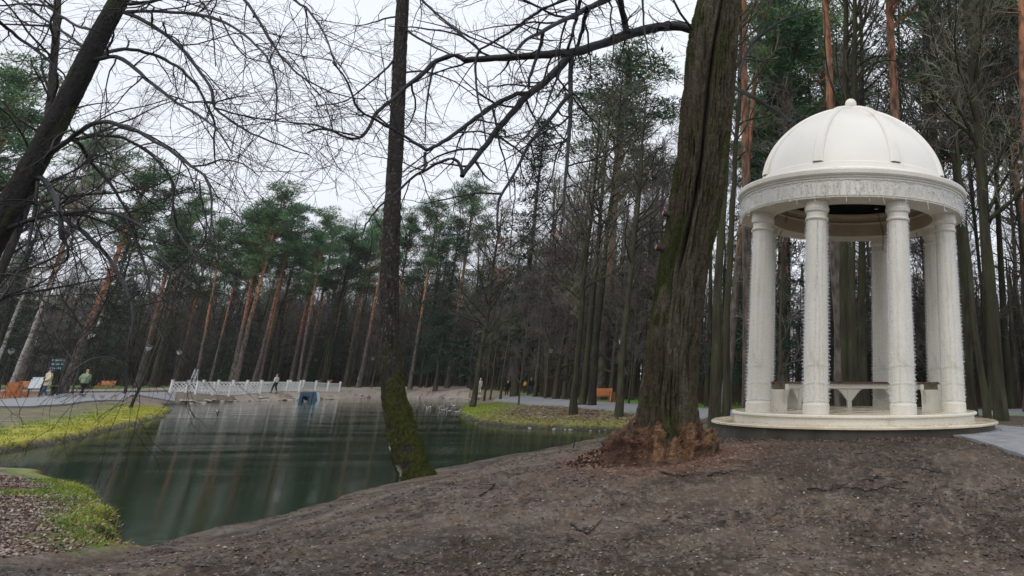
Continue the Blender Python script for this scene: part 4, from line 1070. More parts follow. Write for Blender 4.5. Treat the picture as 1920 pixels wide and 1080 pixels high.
for a in np.arange(0, 2 * math.pi, .034):
    L_ = g.choice([.16, .22, .28, .36, .44], p=[.2, .25, .25, .2, .1]); n_ = 9
    zz = .335 - np.linspace(0, L_, n_); tt_ = a + np.cumsum(g.normal(0, .004, n_)); r_ = 2.468 + g.uniform(0, .02, n_)
    P = np.stack([r_ * np.cos(tt_), r_ * np.sin(tt_), zz], 1); wb.tube(P, [.004] * n_, 3)
    for k_ in range(1, n_):
        nn = np.array([math.cos(a), math.sin(a), -.8]); tipset(bb, [P[k_]], [nrm(nn)], g, .05, .006)
wb.build('cable', M['garland'], e_); bb.build('bulbs', M['garland'], e_, kind='stuff')

# ------------------------------------------------------------------ forest trees: prototypes
def proto(name, trunk_mb, crown_list, tmat, label, group, cat='tree'):
    e = empty(name, (0, 0, -60), label=label, cat=cat, group=group)
    trunk_mb.build('trunk', tmat, e)
    for nm, b, m_ in crown_list: b.build(nm, m_, e, kind='stuff')
    return e
def straight_trunk(h, r0, g, wob=.06, n=16, sides=9, top=.12, bend=0.0):
    z = np.linspace(-.4, h, n)
    x = np.cumsum(g.normal(0, wob, n)) * .5; y = np.cumsum(g.normal(0, wob, n)) * .5
    x -= x[0] ; y -= y[0]
    x += bend * (z / h) ** 2 * h
    t = np.clip(z / h, 0, 1)
    r = r0 * ((1 - t) ** .75 * (1 - top) + top); r[0] *= 1.5; r[1] *= 1.12
    return np.stack([x, y, z], 1), r
def bare_crown(pts, r, g, h, start, nb, lmax, up, dens=1.0, tk=1.0, shape='round'):
    br = MB(); tw = MB()
    for i in range(nb):
        t = start + (1 - start) * ((i + g.random()) / nb) ** .9
        t = min(t, .99)
        p, tan = at_t(pts, t)
        az = g.uniform(0, 2 * math.pi)
        f = (1 - t) / (1 - start)
        L = lmax * (.25 + .75 * math.sin(min(1, f * 1.15 + .08) * math.pi * .62)) * g.uniform(.65, 1.15)
        ang = up + .25 * f + g.normal(0, .12)
        d = np.array([math.cos(az) * math.sin(ang), math.sin(az) * math.sin(ang), math.cos(ang)])
        rr = float(np.interp(t, np.linspace(0, 1, len(r)), r))
        s = walk(p, d, L, 7, .12, (0, 0, .02), g); rd = np.linspace(min(rr * .5, .09), .016 * tk, 8)
        br.tube(s, rd, 4)
        n2 = int(L * 2.3 * dens)
        for j in range(n2):
            u = .15 + .85 * (j + g.random()) / max(n2, 1); p2, t2 = at_t(s, min(u, .99))
            d2_ = side_dir(t2, g.normal(.8, .15), g, np.array([0, 0, .25]))
            l2 = g.uniform(.6, 1.7) * (1.1 - .4 * u)
            s2_ = walk(p2, d2_, l2, 4, .16, (0, 0, .0), g)
            tw.tube(s2_, np.linspace(.016, .009, 5) * tk, 3)
            for q_ in range(int(5 * dens)):
                p3, t3 = at_t(s2_, min(.12 + .88 * g.random(), .99))
                d3 = side_dir(t3, g.normal(.75, .2), g)
                s3_ = walk(p3, d3, g.uniform(.25, .85), 2, .18, (0, 0, .0), g)
                tw.tube(s3_, np.array([.010, .008, .006]) * tk, 3)
    return br, tw
def pads(b, centers, g, rx, rz, n, L, w):
    """tufts of needles: thin blades spread through flat clumps"""
    C0 = np.repeat(centers, n, axis=0); K = len(C0)
    off = g.normal(0, 1, (K, 3)); off /= np.linalg.norm(off, axis=1, keepdims=True); off *= g.random((K, 1)) ** .45
    base = C0 + off * np.array([rx, rx, rz])
    d = off * np.array([.8, .8, .8]) + g.normal(0, .45, (K, 3)) + np.array([0, 0, .35]); d /= np.linalg.norm(d, axis=1, keepdims=True)
    s = np.cross(d, g.normal(0, 1, (K, 3))); s /= np.linalg.norm(s, axis=1, keepdims=True)
    Lr = L * g.uniform(.6, 1.3, (K, 1))
    v = np.stack([base - s * w, base + s * w, base + d * Lr], 1).reshape(-1, 3)
    b.add(v, None, np.arange(K * 3).reshape(-1, 3))
def pine(seed, h, r0, cs, lmax, n_b=30, bend=0., npad=100):
    g = np.random.default_rng(seed)
    pts, r = straight_trunk(h, r0, g, .06, top=.15, bend=bend)
    br = MB(); nd = MB(); C0 = []
    for i in range(n_b):
        t = cs + (1 - cs) * (i + g.random()) / n_b; p, tan = at_t(pts, min(t, .995)); az = g.uniform(0, 6.28)
        f = (1 - t) / (1 - cs)
        L = lmax * (.28 + .72 * math.sin(min(1, f + .12) * math.pi * .75)) * g.uniform(.55, 1.1)
        ang = g.normal(1.0, .30) - .3 * (1 - f)
        d = np.array([math.cos(az) * math.sin(ang), math.sin(az) * math.sin(ang), math.cos(ang)])
        s = walk(p, d, L, 5, .16, (0, 0, .05), g); br.tube(s, np.linspace(.06, .02, 6), 4)
        for u in np.linspace(.45, 1.0, max(2, int(L * 1.3))):
            C0.append(at_t(s, min(u, .99))[0] + g.normal(0, .12, 3) + np.array([0, 0, .12]))
            if u > .6:
                dd = side_dir(nrm(s[-1] - s[0]), 1.0, g); q_ = C0[-1] + dd * g.uniform(.4, .9) * np.array([1, 1, .4])
                br.tube([C0[-1] - np.array([0, 0, .12]), q_], [.02, .01], 3); C0.append(q_)
    C0.append(pts[-1]); C0.append(pts[-1] - np.array([0, 0, .5]))
    for i in range(9):       # dead stubs under the crown
        t = cs * g.uniform(.45, 1.0); p, tan = at_t(pts, t); az = g.uniform(0, 6.28)
        s = walk(p, (math.cos(az), math.sin(az), -.1), g.uniform(.5, 2.2), 4, .2, (0, 0, -.05), g); br.tube(s, np.linspace(.03, .01, 5), 3)
    pads(nd, np.array(C0), g, .70, .40, npad, .32, .034)
    t_ = MB(); t_.tube(pts, r, 10)
    return t_, br, nd
def spruce(seed, h, r0, low=.12, lmax=3.2, dens=1.0):
    g = np.random.default_rng(seed)
    pts, r = straight_trunk(h, r0, g, .04, top=.04)
    br = MB(); nd = MB(); C0 = []; n_b = int(85 * dens)
    for i in range(n_b):
        t = low + (1 - low) * (i + g.random()) / n_b; p, tan = at_t(pts, min(t, .995)); az = g.uniform(0, 6.28)
        f = (1 - t) / (1 - low); L = lmax * (f ** .8) * g.uniform(.6, 1.05) + .25
        s = walk(p, (math.cos(az), math.sin(az), -.05), L, 5, .08, (0, 0, -.05), g); br.tube(s, np.linspace(.035, .012, 6), 3)
        for u in np.linspace(.2, 1.0, max(2, int(L * 1.8))): C0.append(at_t(s, min(u, .99))[0])
    pads(nd, np.array(C0), g, .46, .22, 50, .28, .030)
    t_ = MB(); t_.tube(pts, r, 8)
    return t_, br, nd
PROTO = {}
def mk_bare(key, name, seed, h, r0, start, nb, lmax, up, tmat, twmat, label, group, dens=1.5, tk=.9, bend=0., leaves=False, fork=False):
    g = np.random.default_rng(seed)
    pts, r = straight_trunk(h, r0, g, .08, bend=bend)
    t_ = MB(); t_.tube(pts, r, 9)
    br, tw = bare_crown(pts, r, g, h, start, nb, lmax, up, dens, tk)
    lst = [('branches', br, tmat), ('twigs', tw, twmat)]
    if leaves:
        lf = MB(); C0 = []
        for i in range(60):
            t = g.uniform(start + .1, .98); p, _ = at_t(pts, t); C0.append(p + g.normal(0, 1.3, 3) * np.array([1, 1, .5]))
        pads(lf, np.array(C0), g, .6, .45, 26, .07, .045); lst.append(('leaves', lf, M['leaf_far']))
    PROTO[key] = proto(name, t_, lst, tmat, label, group)
G_FAR = 'trees of the wood behind the pond'
mk_bare('bareA', 'bare_tree', 1, 20, .20, .10, 34, 4.6, .85, M['bark'], M['twig_far'], 'bare grey-brown tree standing in the wood', G_FAR, tk=1.1)
mk_bare('bareB', 'bare_tree', 2, 17, .16, .06, 34, 4.0, .80, M['bark'], M['twig_far'], 'bare grey-brown tree standing in the wood', G_FAR, tk=1.1)
mk_bare('bareC', 'bare_tree', 3, 22, .22, .25, 32, 4.8, .62, M['greenbark'], M['twig_green'], 'bare green-stemmed tree standing in the wood', G_FAR, tk=1.1)
mk_bare('thinA', 'slender_tree', 4, 19, .115, .40, 22, 2.3, .5, M['greenbark'], M['twig_far'], 'thin bare stem standing in the wood', G_FAR, tk=1.0, dens=1.0)
mk_bare('thinB', 'slender_tree', 5, 15, .085, .12, 30, 2.6, .6, M['bark'], M['twig_far'], 'thin bare stem standing in the wood', G_FAR, tk=1.0)
mk_bare('tall', 'bare_tree', 6, 26, .24, .42, 30, 4.2, .6, M['greenbark'], M['twig_far'], 'tall bare green-stemmed tree standing in the wood', G_FAR, tk=1.0, dens=.9)
mk_bare('oak', 'oak_tree', 7, 21, .22, .38, 30, 4.2, .8, M['bark'], M['twig_far'], 'tree still holding patches of brown leaves', G_FAR, leaves=True)
mk_bare('birch', 'birch_tree', 8, 20, .15, .35, 28, 3.0, .7, M['birch'], M['twig_far'], 'white stemmed birch', G_FAR, bend=.06)
for key, sd_, h, r0, cs, lm, bd in (('pineA', 21, 25, .24, .60, 3.2, 0), ('pineB', 22, 26, .22, .72, 2.9, .02), ('pineC', 23, 23, .20, .55, 3.4, -.02)):
    t_, br, nd = pine(sd_, h, r0, cs, lm)
    PROTO[key] = proto('pine_tree', t_, [('branches', br, M['pinebark']), ('needles', nd, M['needle'])], M['pinebark'], 'tall pine with orange upper trunk in the wood', G_FAR)
for key, sd_, h in (('spruceA', 31, 21), ('spruceB', 32, 16)):
    t_, br, nd = spruce(sd_, h, .17)
    PROTO[key] = proto('spruce_tree', t_, [('branches', br, M['bark']), ('needles', nd, M['needle_dark'])], M['bark'], 'dark spruce standing in the wood', G_FAR)
KM = {k: kid_map(o) for k, o in PROTO.items()}
PLAB = {'bareA': 'bare grey-brown tree with low spreading branches', 'bareB': 'smaller bare bushy grey-brown tree', 'bareC': 'bare green-stemmed tree', 'thinA': 'thin mossy bare stem', 'thinB': 'short thin bare stem',
        'tall': 'tall bare straight trunk', 'oak': 'tree holding patches of brown leaves', 'birch': 'white stemmed birch', 'pineA': 'tall pine with broad crown', 'pineB': 'tall pine with narrow high crown', 'pineC': 'tall pine with dense crown',
        'spruceA': 'tall dark spruce', 'spruceB': 'small dark spruce'}
BINS = [(100, 'behind the notice board'), (240, 'behind the garden arch'), (320, 'left of the white fence'), (480, 'behind the left half of the white fence'), (640, 'behind the right half of the white fence'), (740, 'just left of the mossy tree'),
        (870, 'just right of the mossy tree'), (960, 'behind the tip of the grassy bank'), (1080, 'beyond the bend of the right path'), (1200, 'behind the orange bench'), (1380, 'behind the old tree'), (1500, 'left of the gazebo'), (1640, 'behind the gazebo'), (1830, 'behind the right half of the gazebo'), (9999, 'right of the gazebo')]
def region(x, y):
    P_ = np.array([x, y, .3]) - CAM; px = CX + F_PX * (P_ @ CXV) / (P_ @ CFV)
    for b_, t_ in BINS:
        if px < b_: return t_
PH = dict(bareA=20, bareB=17, bareC=22, thinA=19, thinB=15, tall=26, oak=21, birch=20, pineA=25, pineB=26, pineC=23, spruceA=21, spruceB=16)
placed = []
used_proto = set()
GRP_NAME = {'bare': 'bare trees in the wood', 'thin': 'slender stems in the wood', 'tall': 'tall bare trees in the wood', 'oak': 'trees with brown leaves in the wood', 'birch': 'birches by the left path', 'pine': 'pines in the wood', 'spruce': 'spruces in the wood'}
def put(key, x, y, h=None, label=None, lean=(0, 0), rw=1.0, sink=0.05, group=None, az=None):
    s = (h or PH[key]) / PH[key]
    g = rnd
    grp = group or GRP_NAME[[k for k in GRP_NAME if key.startswith(k)][0]]
    z = Hs(x, y) - sink
    rz = g.uniform(0, 6.28) if az is None else az
    if key not in used_proto:
        used_proto.add(key); c = PROTO[key]; c.location = (x, y, z); c.scale = (s * rw, s * rw, s)
    else:
        c = duplicate(PROTO[key], KM[key], (x, y, z), 0, (s * rw, s * rw, s))
    c.rotation_euler = (lean[1], lean[0], 0)
    c.rotation_mode = 'XYZ'
    # spin about its own axis first, then lean
    m_ = Matrix.Rotation(lean[0], 4, 'Y') @ Matrix.Rotation(lean[1], 4, 'X') @ Matrix.Rotation(rz, 4, 'Z')
    c.rotation_euler = m_.to_euler()
    c['label'] = label or (PLAB[key] + ' ' + region(x, y))
    if not label: c['group'] = grp + ' ' + region(x, y)
    elif 'group' in c.keys(): del c['group']
    placed.append((x, y))
    return c
def put_px(key, px, py, h=None, label=None, lean=(0, 0), rw=1.0, far=None, az=None, group='-', Y=None):
    p = G(px, py) if Y is None else W(px, py, Y)
    return put(key, p[0], p[1], h, label, lean, rw, az=az, group=group)
def h_for(px, py, p):       # height at which a tree foot p reaches the photo row py
    q = W(px, py, p[1]); return max(q[2] - p[2], 3)

# trees one can point to, from left to right
P = put_px
P('birch', -14, 700, 22, 'white birch leaning right at the left edge of the picture', lean=(.06, 0), Y=62, rw=.8)
P('birch', 22, 718, 24, 'white birch beside the left path, second from the left edge', lean=(.09, 0), Y=58, rw=.75)
P('pineA', 118, 733, 19.5, 'big pine with pale red trunk leaning right behind the garden arch', lean=(.10, 0), rw=1.6, Y=66)
P('thinA', 250, 744, 13, 'green mossy young stem by the path, right of the garden arch', lean=(.16, 0), Y=52)
P('pineB', 366, 716, 19.7, 'pine with red trunk behind the left end of the white fence', rw=1.2, lean=(-.06, 0), Y=92)
P('pineA', 437, 719, 21.8, 'left one of two orange pines crossing behind the white fence', rw=1.2, lean=(-.045, 0), Y=94)
P('pineC', 441, 717.5, 23.5, 'right one of two orange pines crossing behind the white fence', rw=1.35, lean=(.03, 0), Y=92)
P('pineB', 474, 718, 22.3, 'grey-green pine trunk right of the two orange pines', rw=1.3, lean=(.03, 0), Y=96)
P('pineC', 559, 719, 21.4, 'straight slim pine behind the blue sluice', rw=1.0, lean=(-.03, 0), Y=97)
P('tall', 607, 719, 22.8, 'bare purple-grey trunk leaning right behind the fence end', rw=1.1, lean=(.01, 0), Y=103)
P('thinA', 601, 718, 16.1, 'thin pale stem left of the fence end', Y=103)
P('thinA', 655, 723, 16.1, 'thin mossy yellow-green stem just right of the fence end', rw=1.3, Y=103)
P('pineB', 672, 722, 23.7, 'pine with bright orange trunk left of the mossy tree', rw=1.3, lean=(.0, 0), Y=102)
P('tall', 770, 724, 20.9, 'pale grey trunk right of the mossy tree', rw=1.1, Y=104)
P('tall', 788, 724, 20.9, 'second grey trunk right of the mossy tree', rw=1.0, Y=104)
P('pineA', 838, 727, 27.5, 'tall pine rising highest above the wood right of the mossy tree', rw=1.1, Y=103)
P('bareC', 885, 764, 15, 'bare spreading tree on the tip of the grassy bank', rw=1.25)
P('thinA', 907, 752, 15, 'dark slim tree behind the tip of the grassy bank')
P('thinB', 918, 750, 14, 'second dark slim tree behind the tip of the grassy bank')
P('thinA', 938, 751, 16, 'bare tree leaning right near the bank tip')
P('thinB', 973, 760, 12, 'small slim stem beside the path bend', rw=.8)
P('bareC', 1076, 777, 17, 'front one of the two mossy trunks standing close together on the bank', rw=1.05)
P('tall', 1090, 763, 21, 'dark trunk just behind the pair of mossy trunks')
P('tall', 1110, 764, 22, 'green mossy straight trunk left of the orange bench')
P('tall', 1160, 781, 18, 'dark trunk right of the orange bench, nearest the old tree', rw=1.1)
P('tall', 1024, 745, 22, 'trunk leaning left beside the path bend', lean=(-.08, 0), rw=1.3)
P('tall', 1038, 742, 22, 'thick green trunk on the lawn beside the path', rw=1.5)
P('tall', 1066, 747, 22, 'dark trunk on the lawn left of the mossy pair', rw=1.2)
P('tall', 1340, 776, 24, 'straight trunk with green algae just right of the old tree', Y=24, rw=.7)
P('thinA', 1360, 774, 22, 'slim mossy trunk between the old tree and the gazebo', Y=27, rw=.95)
P('pineB', 1406, 765, 27, 'forked pine with red upper trunk left of the gazebo', rw=.95, lean=(-.045, 0), Y=28)
P('pineA', 1583, 757, 26, 'orange pine seen through the middle of the gazebo', rw=.95, lean=(-.04, 0), Y=27)
P('pineC', 1693, 757, 27, 'pine with bright orange trunk rising behind the dome', rw=1.05, lean=(-.005, 0), Y=27)
P('tall', 1588, 757, 25, 'dark trunk rising behind the ball on the dome', rw=.8, Y=26, lean=(-.005, 0))
P('tall', 1600, 757, 24, 'second dark trunk rising close right of the ball on the dome', rw=.7, Y=25.4, lean=(.005, 0))
P('tall', 1622, 760, 25, 'broad dark trunk seen through the gazebo', rw=.95, Y=37)
P('bareC', 1878, 796, 23, 'mossy green trunk nearest the right edge of the picture', rw=.8, Y=24, lean=(-.03, 0))
P('thinA', 1852, 778, 20, 'thin mossy trunk leaning left right of the gazebo', Y=27, lean=(-.06, 0), rw=1.0)
P('tall', 1822, 770, 25, 'straight dark trunk close behind the gazebo on the right', Y=33)
P('spruceB', 1410, 752, 17, 'dark spruce left of the gazebo', Y=50)
P('spruceA', 800, 724, 22, 'dark spruce in the wood right of the mossy tree', Y=104)

def put_top(key, px, py, Y, label, rw=1.0, lean=(0, 0)):
    q = W(px, py, Y); h = q[2] - Hs(q[0], Y)
    return put(key, q[0], Y, h, label, lean, rw)
for i_, (key, px, py, Y, lab, rw) in enumerate([
    ('pineC', 505, 366, 96, 'tallest dark green pine crown above the white fence', 1.35), ('pineA', 462, 400, 100, 'narrow pine crown just left of the tallest pine above the fence', 1.0),
    ('pineB', 547, 408, 100, 'small pine crown just right of the tallest pine above the fence', 1.1), ('pineA', 598, 428, 104, 'low round pine crown halfway between fence pine and mossy tree', 1.4),
    ('pineC', 629, 393, 108, 'dark pine crown left of the mossy tree, second from it', 1.3), ('pineA', 664, 402, 104, 'bright green pine crown just left of the mossy tree', 1.35), ('pineC', 700, 402, 106, 'pine crown touching the mossy tree on its left', 1.3),
    ('pineC', 773, 380, 104, 'bright green pine crown just right of the mossy tree', 1.25), ('pineA', 825, 345, 100, 'tall narrow pine crown rising right of the mossy tree', 1.0), ('spruceA', 865, 372, 98, 'dark conifer above the tip of the grassy bank', 1.3),
    ('pineA', 340, 375, 98, 'pine crown above the left end of the fence', 1.3), ('spruceA', 262, 340, 96, 'pointed dark spruce right of the garden arch', 1.2), ('pineC', 395, 420, 104, 'low pine crown left of the orange fence pines', 1.3),
    ('spruceA', 100, 330, 90, 'dark spruce behind the garden arch', 1.4), ('pineC', 40, 150, 64, 'broad dark pine at the far left behind the birches', 1.5), ('spruceA', -20, 200, 60, 'dark spruce at the left edge of the picture', 1.5), ('pineA', 180, 260, 84, 'pine above the garden arch', 1.3),
('pineC', 1180, 120, 64, 'bright green pine crown left of the old tree', 1.7), ('spruceA', 1028, 222, 78, 'grey-green spruce rising above the bare trees left of the old tree', 1.5),
    ('pineC', 1480, 60, 44, 'green pine crown left above the dome', 1.7), ('pineC', 1545, 40, 50, 'pine crown above the ball of the dome', 1.6), 
    ('pineC', 1740, 30, 43, 'green pine crown right of the dome', 1.6), ('pineC', 1885, 40, 46, 'pine crown near the right edge of the picture', 1.6), ('spruceA', 1455, 170, 44, 'dark green spruce close left of the dome', 1.4)]):
    put_top(key, px, py + (36 if Y > 94 else 0), Y, lab, rw)

# the rest of the wood
def edge_px(px):
    return float(np.interp(px, [-200, 0, 300, 640, 880, 940, 1040, 1200, 1340, 1600, 1920, 2150], [106, 104, 100, 100, 99, 84, 60, 49, 38, 36, 35, 35]))
def free(x, y, dmin):
    return all((x - a) ** 2 + (y - b) ** 2 > dmin * dmin for a, b in placed)
def fill(n, px0, px1, dep, kinds, hs, seed, dmin=1.7, rw=(.8, 1.25), de=0.0):
    g = random.Random(seed); k = 0; tries = 0
    while k < n and tries < n * 40:
        tries += 1
        px = g.uniform(px0, px1); Y = edge_px(px) + de + dep * g.random() ** 1.25
        d = ray(px, 700); x = CAM[0] + d[0] * Y / d[1]
        if not free(x, Y, dmin) or pond_sd(x, Y)[0][0] < 3: continue
        key = g.choices([a for a, b in kinds], [b for a, b in kinds])[0]
        hh = g.uniform(*hs)
        if key.startswith('pine'): hh *= 1.12
        if key in ('bareA', 'bareB') and px < 880: Y += 9; x *= Y / (Y - 9)
        c = put(key, x, Y, hh * (PH[key] / 21), lean=(g.gauss(0, .03), g.gauss(0, .03)), rw=g.uniform(*rw) * (.72 if px > 870 and key in ('tall', 'bareC') else 1)); k += 1
KF = [('bareA', 5), ('bareB', 4), ('bareC', 5), ('thinA', 6), ('thinB', 2), ('pineA', .8), ('pineB', .8), ('pineC', .8), ('spruceA', 2.0), ('spruceB', 1.4), ('tall', 4)]
KM_ = [('bareA', 5), ('bareB', 4), ('bareC', 3), ('thinA', 4), ('thinB', 4), ('tall', 4), ('spruceA', .5), ('spruceB', .4), ('oak', .6)]
KR = [('bareA', .6), ('bareB', 1), ('bareC', 1.4), ('thinA', 9), ('thinB', 3), ('tall', 5), ('oak', 1.6), ('pineA', 1.0), ('pineB', 1), ('pineC', 1), ('spruceA', .6)]
fill(105, -160, 880, 34, KF, (16.5, 20), 1)
fill(56, 870, 1290, 42, KM_, (17, 23), 2, dmin=1.4)
fill(64, 1290, 2080, 42, KR, (20, 27), 3, dmin=1.3)
for k_, o in PROTO.items():
    if k_ not in used_proto: put(k_, -40 - 3 * len(k_), 100)

# ------------------------------------------------------------------ deep wood beyond, read as one mass
g = np.random.default_rng(99)
tb = MB(); tg = MB(); nd = MB()
cn = []
for i in range(2800):
    px = g.uniform(-420, 2300) if i % 4 else g.uniform(200, 1000); Y = edge_px(px) + 20 + 75 * g.random()
    d = ray(px, 700); x = d[0] * Y / d[1]
    h = g.uniform(12, 18) * (.62 if px > 1250 else 1); z0 = .3; r_ = g.uniform(.09, .26)
    lx, ly = g.normal(0, .6, 2)
    tb.tube([(x, Y, z0), (x + lx * .5, Y + ly * .5, h * .5), (x + lx, Y + ly, h)], [r_, r_ * .75, r_ * .3], 5, m=int(g.integers(0, 2)))
    if i % 3 == 0:
        K = 60
        for q_ in range(K):
            zz = h * g.uniform(.12, 1.0); az = g.uniform(0, 6.28); L = g.uniform(.8, 3.0)
            p_ = np.array([x + lx * zz / h, Y + ly * zz / h, zz]); dd = np.array([math.cos(az), math.sin(az), g.uniform(.1, 1.2)])
            e1 = p_ + nrm(dd) * L
            tg.tube([p_, (p_ + e1) / 2 + g.normal(0, .12, 3), e1], [.030, .022, .012], 3)
            for w_ in range(4):
                b_ = p_ + (e1 - p_) * g.uniform(.3, 1); tg.tube([b_, b_ + g.normal(0, .55, 3)], [.016, .010], 3)
    if i % 10 == 0 and px < 1250:
        for q_ in range(14): cn.append((x + g.normal(0, 1.5), Y + g.normal(0, 1.5), h + g.uniform(-1.5, 4)))
pads(nd, np.array(cn), g, .9, .35, 30, .5, .045)
dw = empty('distant_wood', (0, 120, 0)); dw['kind'] = 'stuff'
for b_, nm, m_ in ((tb, 'distant_trunks', [M['bark'], M['greenbark']]), (tg, 'distant_twigs', M['twig_far']), (nd, 'distant_needles', M['needle'])):
    o = b_.build(nm, m_, kind='stuff'); tag(o, 'dense mass of far trunks and twigs deep in the wood', 'wood')
bpy.data.objects.remove(dw)
# underwood: brown brush on the forest floor
ub = MB()
for i in range(4500):
    px = g.uniform(-200, 2150); Y = edge_px(px) + 9 + 34 * g.random() ** 1.3
    d = ray(px, 700); x = d[0] * Y / d[1]
    if x > -3 and Y < 36: continue
    z0 = .15 if Y < 60 else .2
    hh = g.uniform(.4, 1.8)
    for w_ in range(4):
        b_ = np.array([x + g.normal(0, .2), Y + g.normal(0, .2), z0]); e1 = b_ + np.array([g.normal(0, .35), g.normal(0, .35), hh * g.uniform(.6, 1)])
        ub.tube([b_, (b_ + e1) / 2 + g.normal(0, .08, 3), e1], [.016, .011, .006], 3)
o = ub.build('underwood', M['brush'], kind='stuff'); tag(o, 'brown leafless brush on the floor of the wood', 'brush')
#@@PART4
# ------------------------------------------------------------------ white lattice fences over the dam
def fence(pxs, row, label):
    feet = [G(x, y) for x, y in row(pxs)]
    xy = np.array([f[:2] for f in feet])
    # straight line through the feet, spaced as seen
    a, b = xy[0], xy[-1]; d = (b - a) / np.linalg.norm(b - a); L = np.linalg.norm(b - a)
    e = empty('lattice_fence', (a[0], a[1], feet[0][2]), label=label, cat='fence', group='white lattice fences on the dam')
    n = len(pxs); prev = None
    for i in range(n):
        p = a + d * L * i / (n - 1); z = Hs(*p) - feet[0][2]
        lp = np.array([p[0] - a[0], p[1] - a[1], z])
        m_ = MB(); m_.box((lp[0], lp[1], z + .56), (.16, .16, 1.22)); m_.box((lp[0], lp[1], z + 1.20), (.22, .22, .05)); m_.build('post', M['white'], e, smooth=False)
        if prev is not None:
            up = np.array([0, 0, 1.0])
            for zz in (.16, 1.0):
                q = MB(); q.bar(prev + up * zz, lp + up * zz, .07, .09); q.build('rail', M['white'], e, smooth=False)
            q = MB(); sp = lp - prev; W_ = np.linalg.norm(sp); s_ = sp / W_; hgt = .80; st = .32
            nn = int((W_ + hgt) / st)
            for k_ in range(nn + 1):
                for sg in (1, -1):
                    # 45 degree laths clipped to the panel
                    u0 = -hgt + k_ * st + .05; u1 = u0 + hgt; z0_, z1_ = .18, .18 + hgt
                    if u0 < 0: z0_ += -u0; u0 = 0
                    if u1 > W_: z1_ -= (u1 - W_); u1 = W_
                    if u1 - u0 < .06: continue
                    if sg < 0: u0, u1 = W_ - u0, W_ - u1
                    nrm_ = np.array([-s_[1], s_[0], 0]) * (.012 * sg)
                    q.bar(prev + s_ * u0 + up * z0_ + nrm_, prev + s_ * u1 + up * z1_ + nrm_, .02, .075)
            q.build('lattice_panel', M['white'], e, smooth=False)
        prev = lp
    return e
nearx = [366, 397, 427, 456, 484, 511, 537, 562, 587, 611, 635]
fence(nearx, lambda xs: [(xs[0], 739), (xs[-1], 736.6)], 'nearer white lattice fence along the water side of the dam')
e_f = fence([318, 349, 379, 408, 435, 461, 487, 512, 536, 560], lambda xs: [(xs[0], 736.8), (xs[-1], 735.6)], 'farther white lattice fence behind the first, starting more to the left')

# blue sluice in the far bank
p = G(572, 750.5); sl = empty('sluice', (p[0], p[1], ZW), rz=R(-6), label='blue painted concrete sluice with a round culvert below the white fence', cat='sluice'); sl.scale = (.68, .68, .68)
q = MB()
q.box((-.80, .6, .25), (.5, 1.2, 1.9)); q.box((.80, .6, .25), (.5, 1.2, 1.9)); q.box((0, .6, .96), (1.1, 1.2, .48)); q.box((0, 1.05, .2), (1.1, .2, 1.1)); q.build('headwall', M['blue'], sl, smooth=False)
q = MB(); q.lathe([(.52, 0), (.60, 0), (.60, .10), (.52, .10)], 20, a0=0, a1=math.pi); o = q.build('culvert_ring', M['black'], sl); o.rotation_euler = (R(90), 0, 0); o.location = (0, 0.0, .10)
for sg, nm in ((-1, 'paleblue'), (1, 'paleblue')):
    q = MB(); q.bar((sg * 1.12, .9, 1.15), (sg * (1.35 if sg < 0 else 2.2), -.5 if sg < 0 else .2, -.2), .34, .12); q.build('wing_wall', M[nm], sl, smooth=False)
    if sg > 0:
        q = MB(); q.add([(1.05, .15, 1.15), (2.1, .2, -.3), (1.05, .15, -.3), (1.05, .5, 1.15), (2.1, .5, -.3), (1.05, .5, -.3)], [[0, 1, 4, 3], [0, 3, 5, 2]], [[0, 2, 1], [3, 4, 5]]); q.build('wing_wall', M['blue'], sl, smooth=False)
q = MB()
for x_ in (-.9, 0, .9): q.tube([(x_, .15, 1.2), (x_, .15, 1.85)], [.03, .03], 6)
q.tube([(-.9, .15, 1.85), (.9, .15, 1.85)], [.03, .03], 6); q.build('railing', M['blue'], sl)

# ------------------------------------------------------------------ garden arch
pa, pb = G(112, 741.5), G(233, 741)
c_ = (pa + pb) / 2; dx = pb - pa; Wd = np.linalg.norm(dx[:2]); az = math.atan2(dx[1], dx[0])
ar = empty('garden_arch', (c_[0], c_[1], min(pa[2], pb[2])), rz=az, label='black metal hoop arch spanning the left path', cat='arch')
for y_ in (-.32, .32):
    q = MB(); th = np.linspace(0, math.pi, 33)
    P_ = np.stack([-np.cos(th) * Wd / 2 * np.abs(np.sin(th)) ** 0 , np.full(33, y_), 3.0 * np.sin(th) ** .85], 1)
    q.tube(P_, [.06] * 33, 6); q.build('hoop', M['black'], ar)
for t in np.linspace(.1, .9, 11):
    a_ = t * math.pi; q = MB(); q.tube([(-math.cos(a_) * Wd / 2, -.32, 3.0 * math.sin(a_) ** .85), (-math.cos(a_) * Wd / 2, .32, 3.0 * math.sin(a_) ** .85)], [.02, .02], 5); q.build('crossbar', M['black'], ar)
q = MB(); g = np.random.default_rng(3)
for i in range(70):
    a_ = g.uniform(.1, math.pi - .1); p_ = np.array([-math.cos(a_) * Wd / 2, g.uniform(-.3, .3), 3.0 * math.sin(a_) ** .85]); s_ = walk(p_, g.normal(0, 1, 3), g.uniform(.2, .6), 4, .3, (0, 0, -.05), g); q.tube(s_, [.012, .01, .008, .006, .005], 3)
q.build('vine', M['twig_far'], ar, kind='stuff')

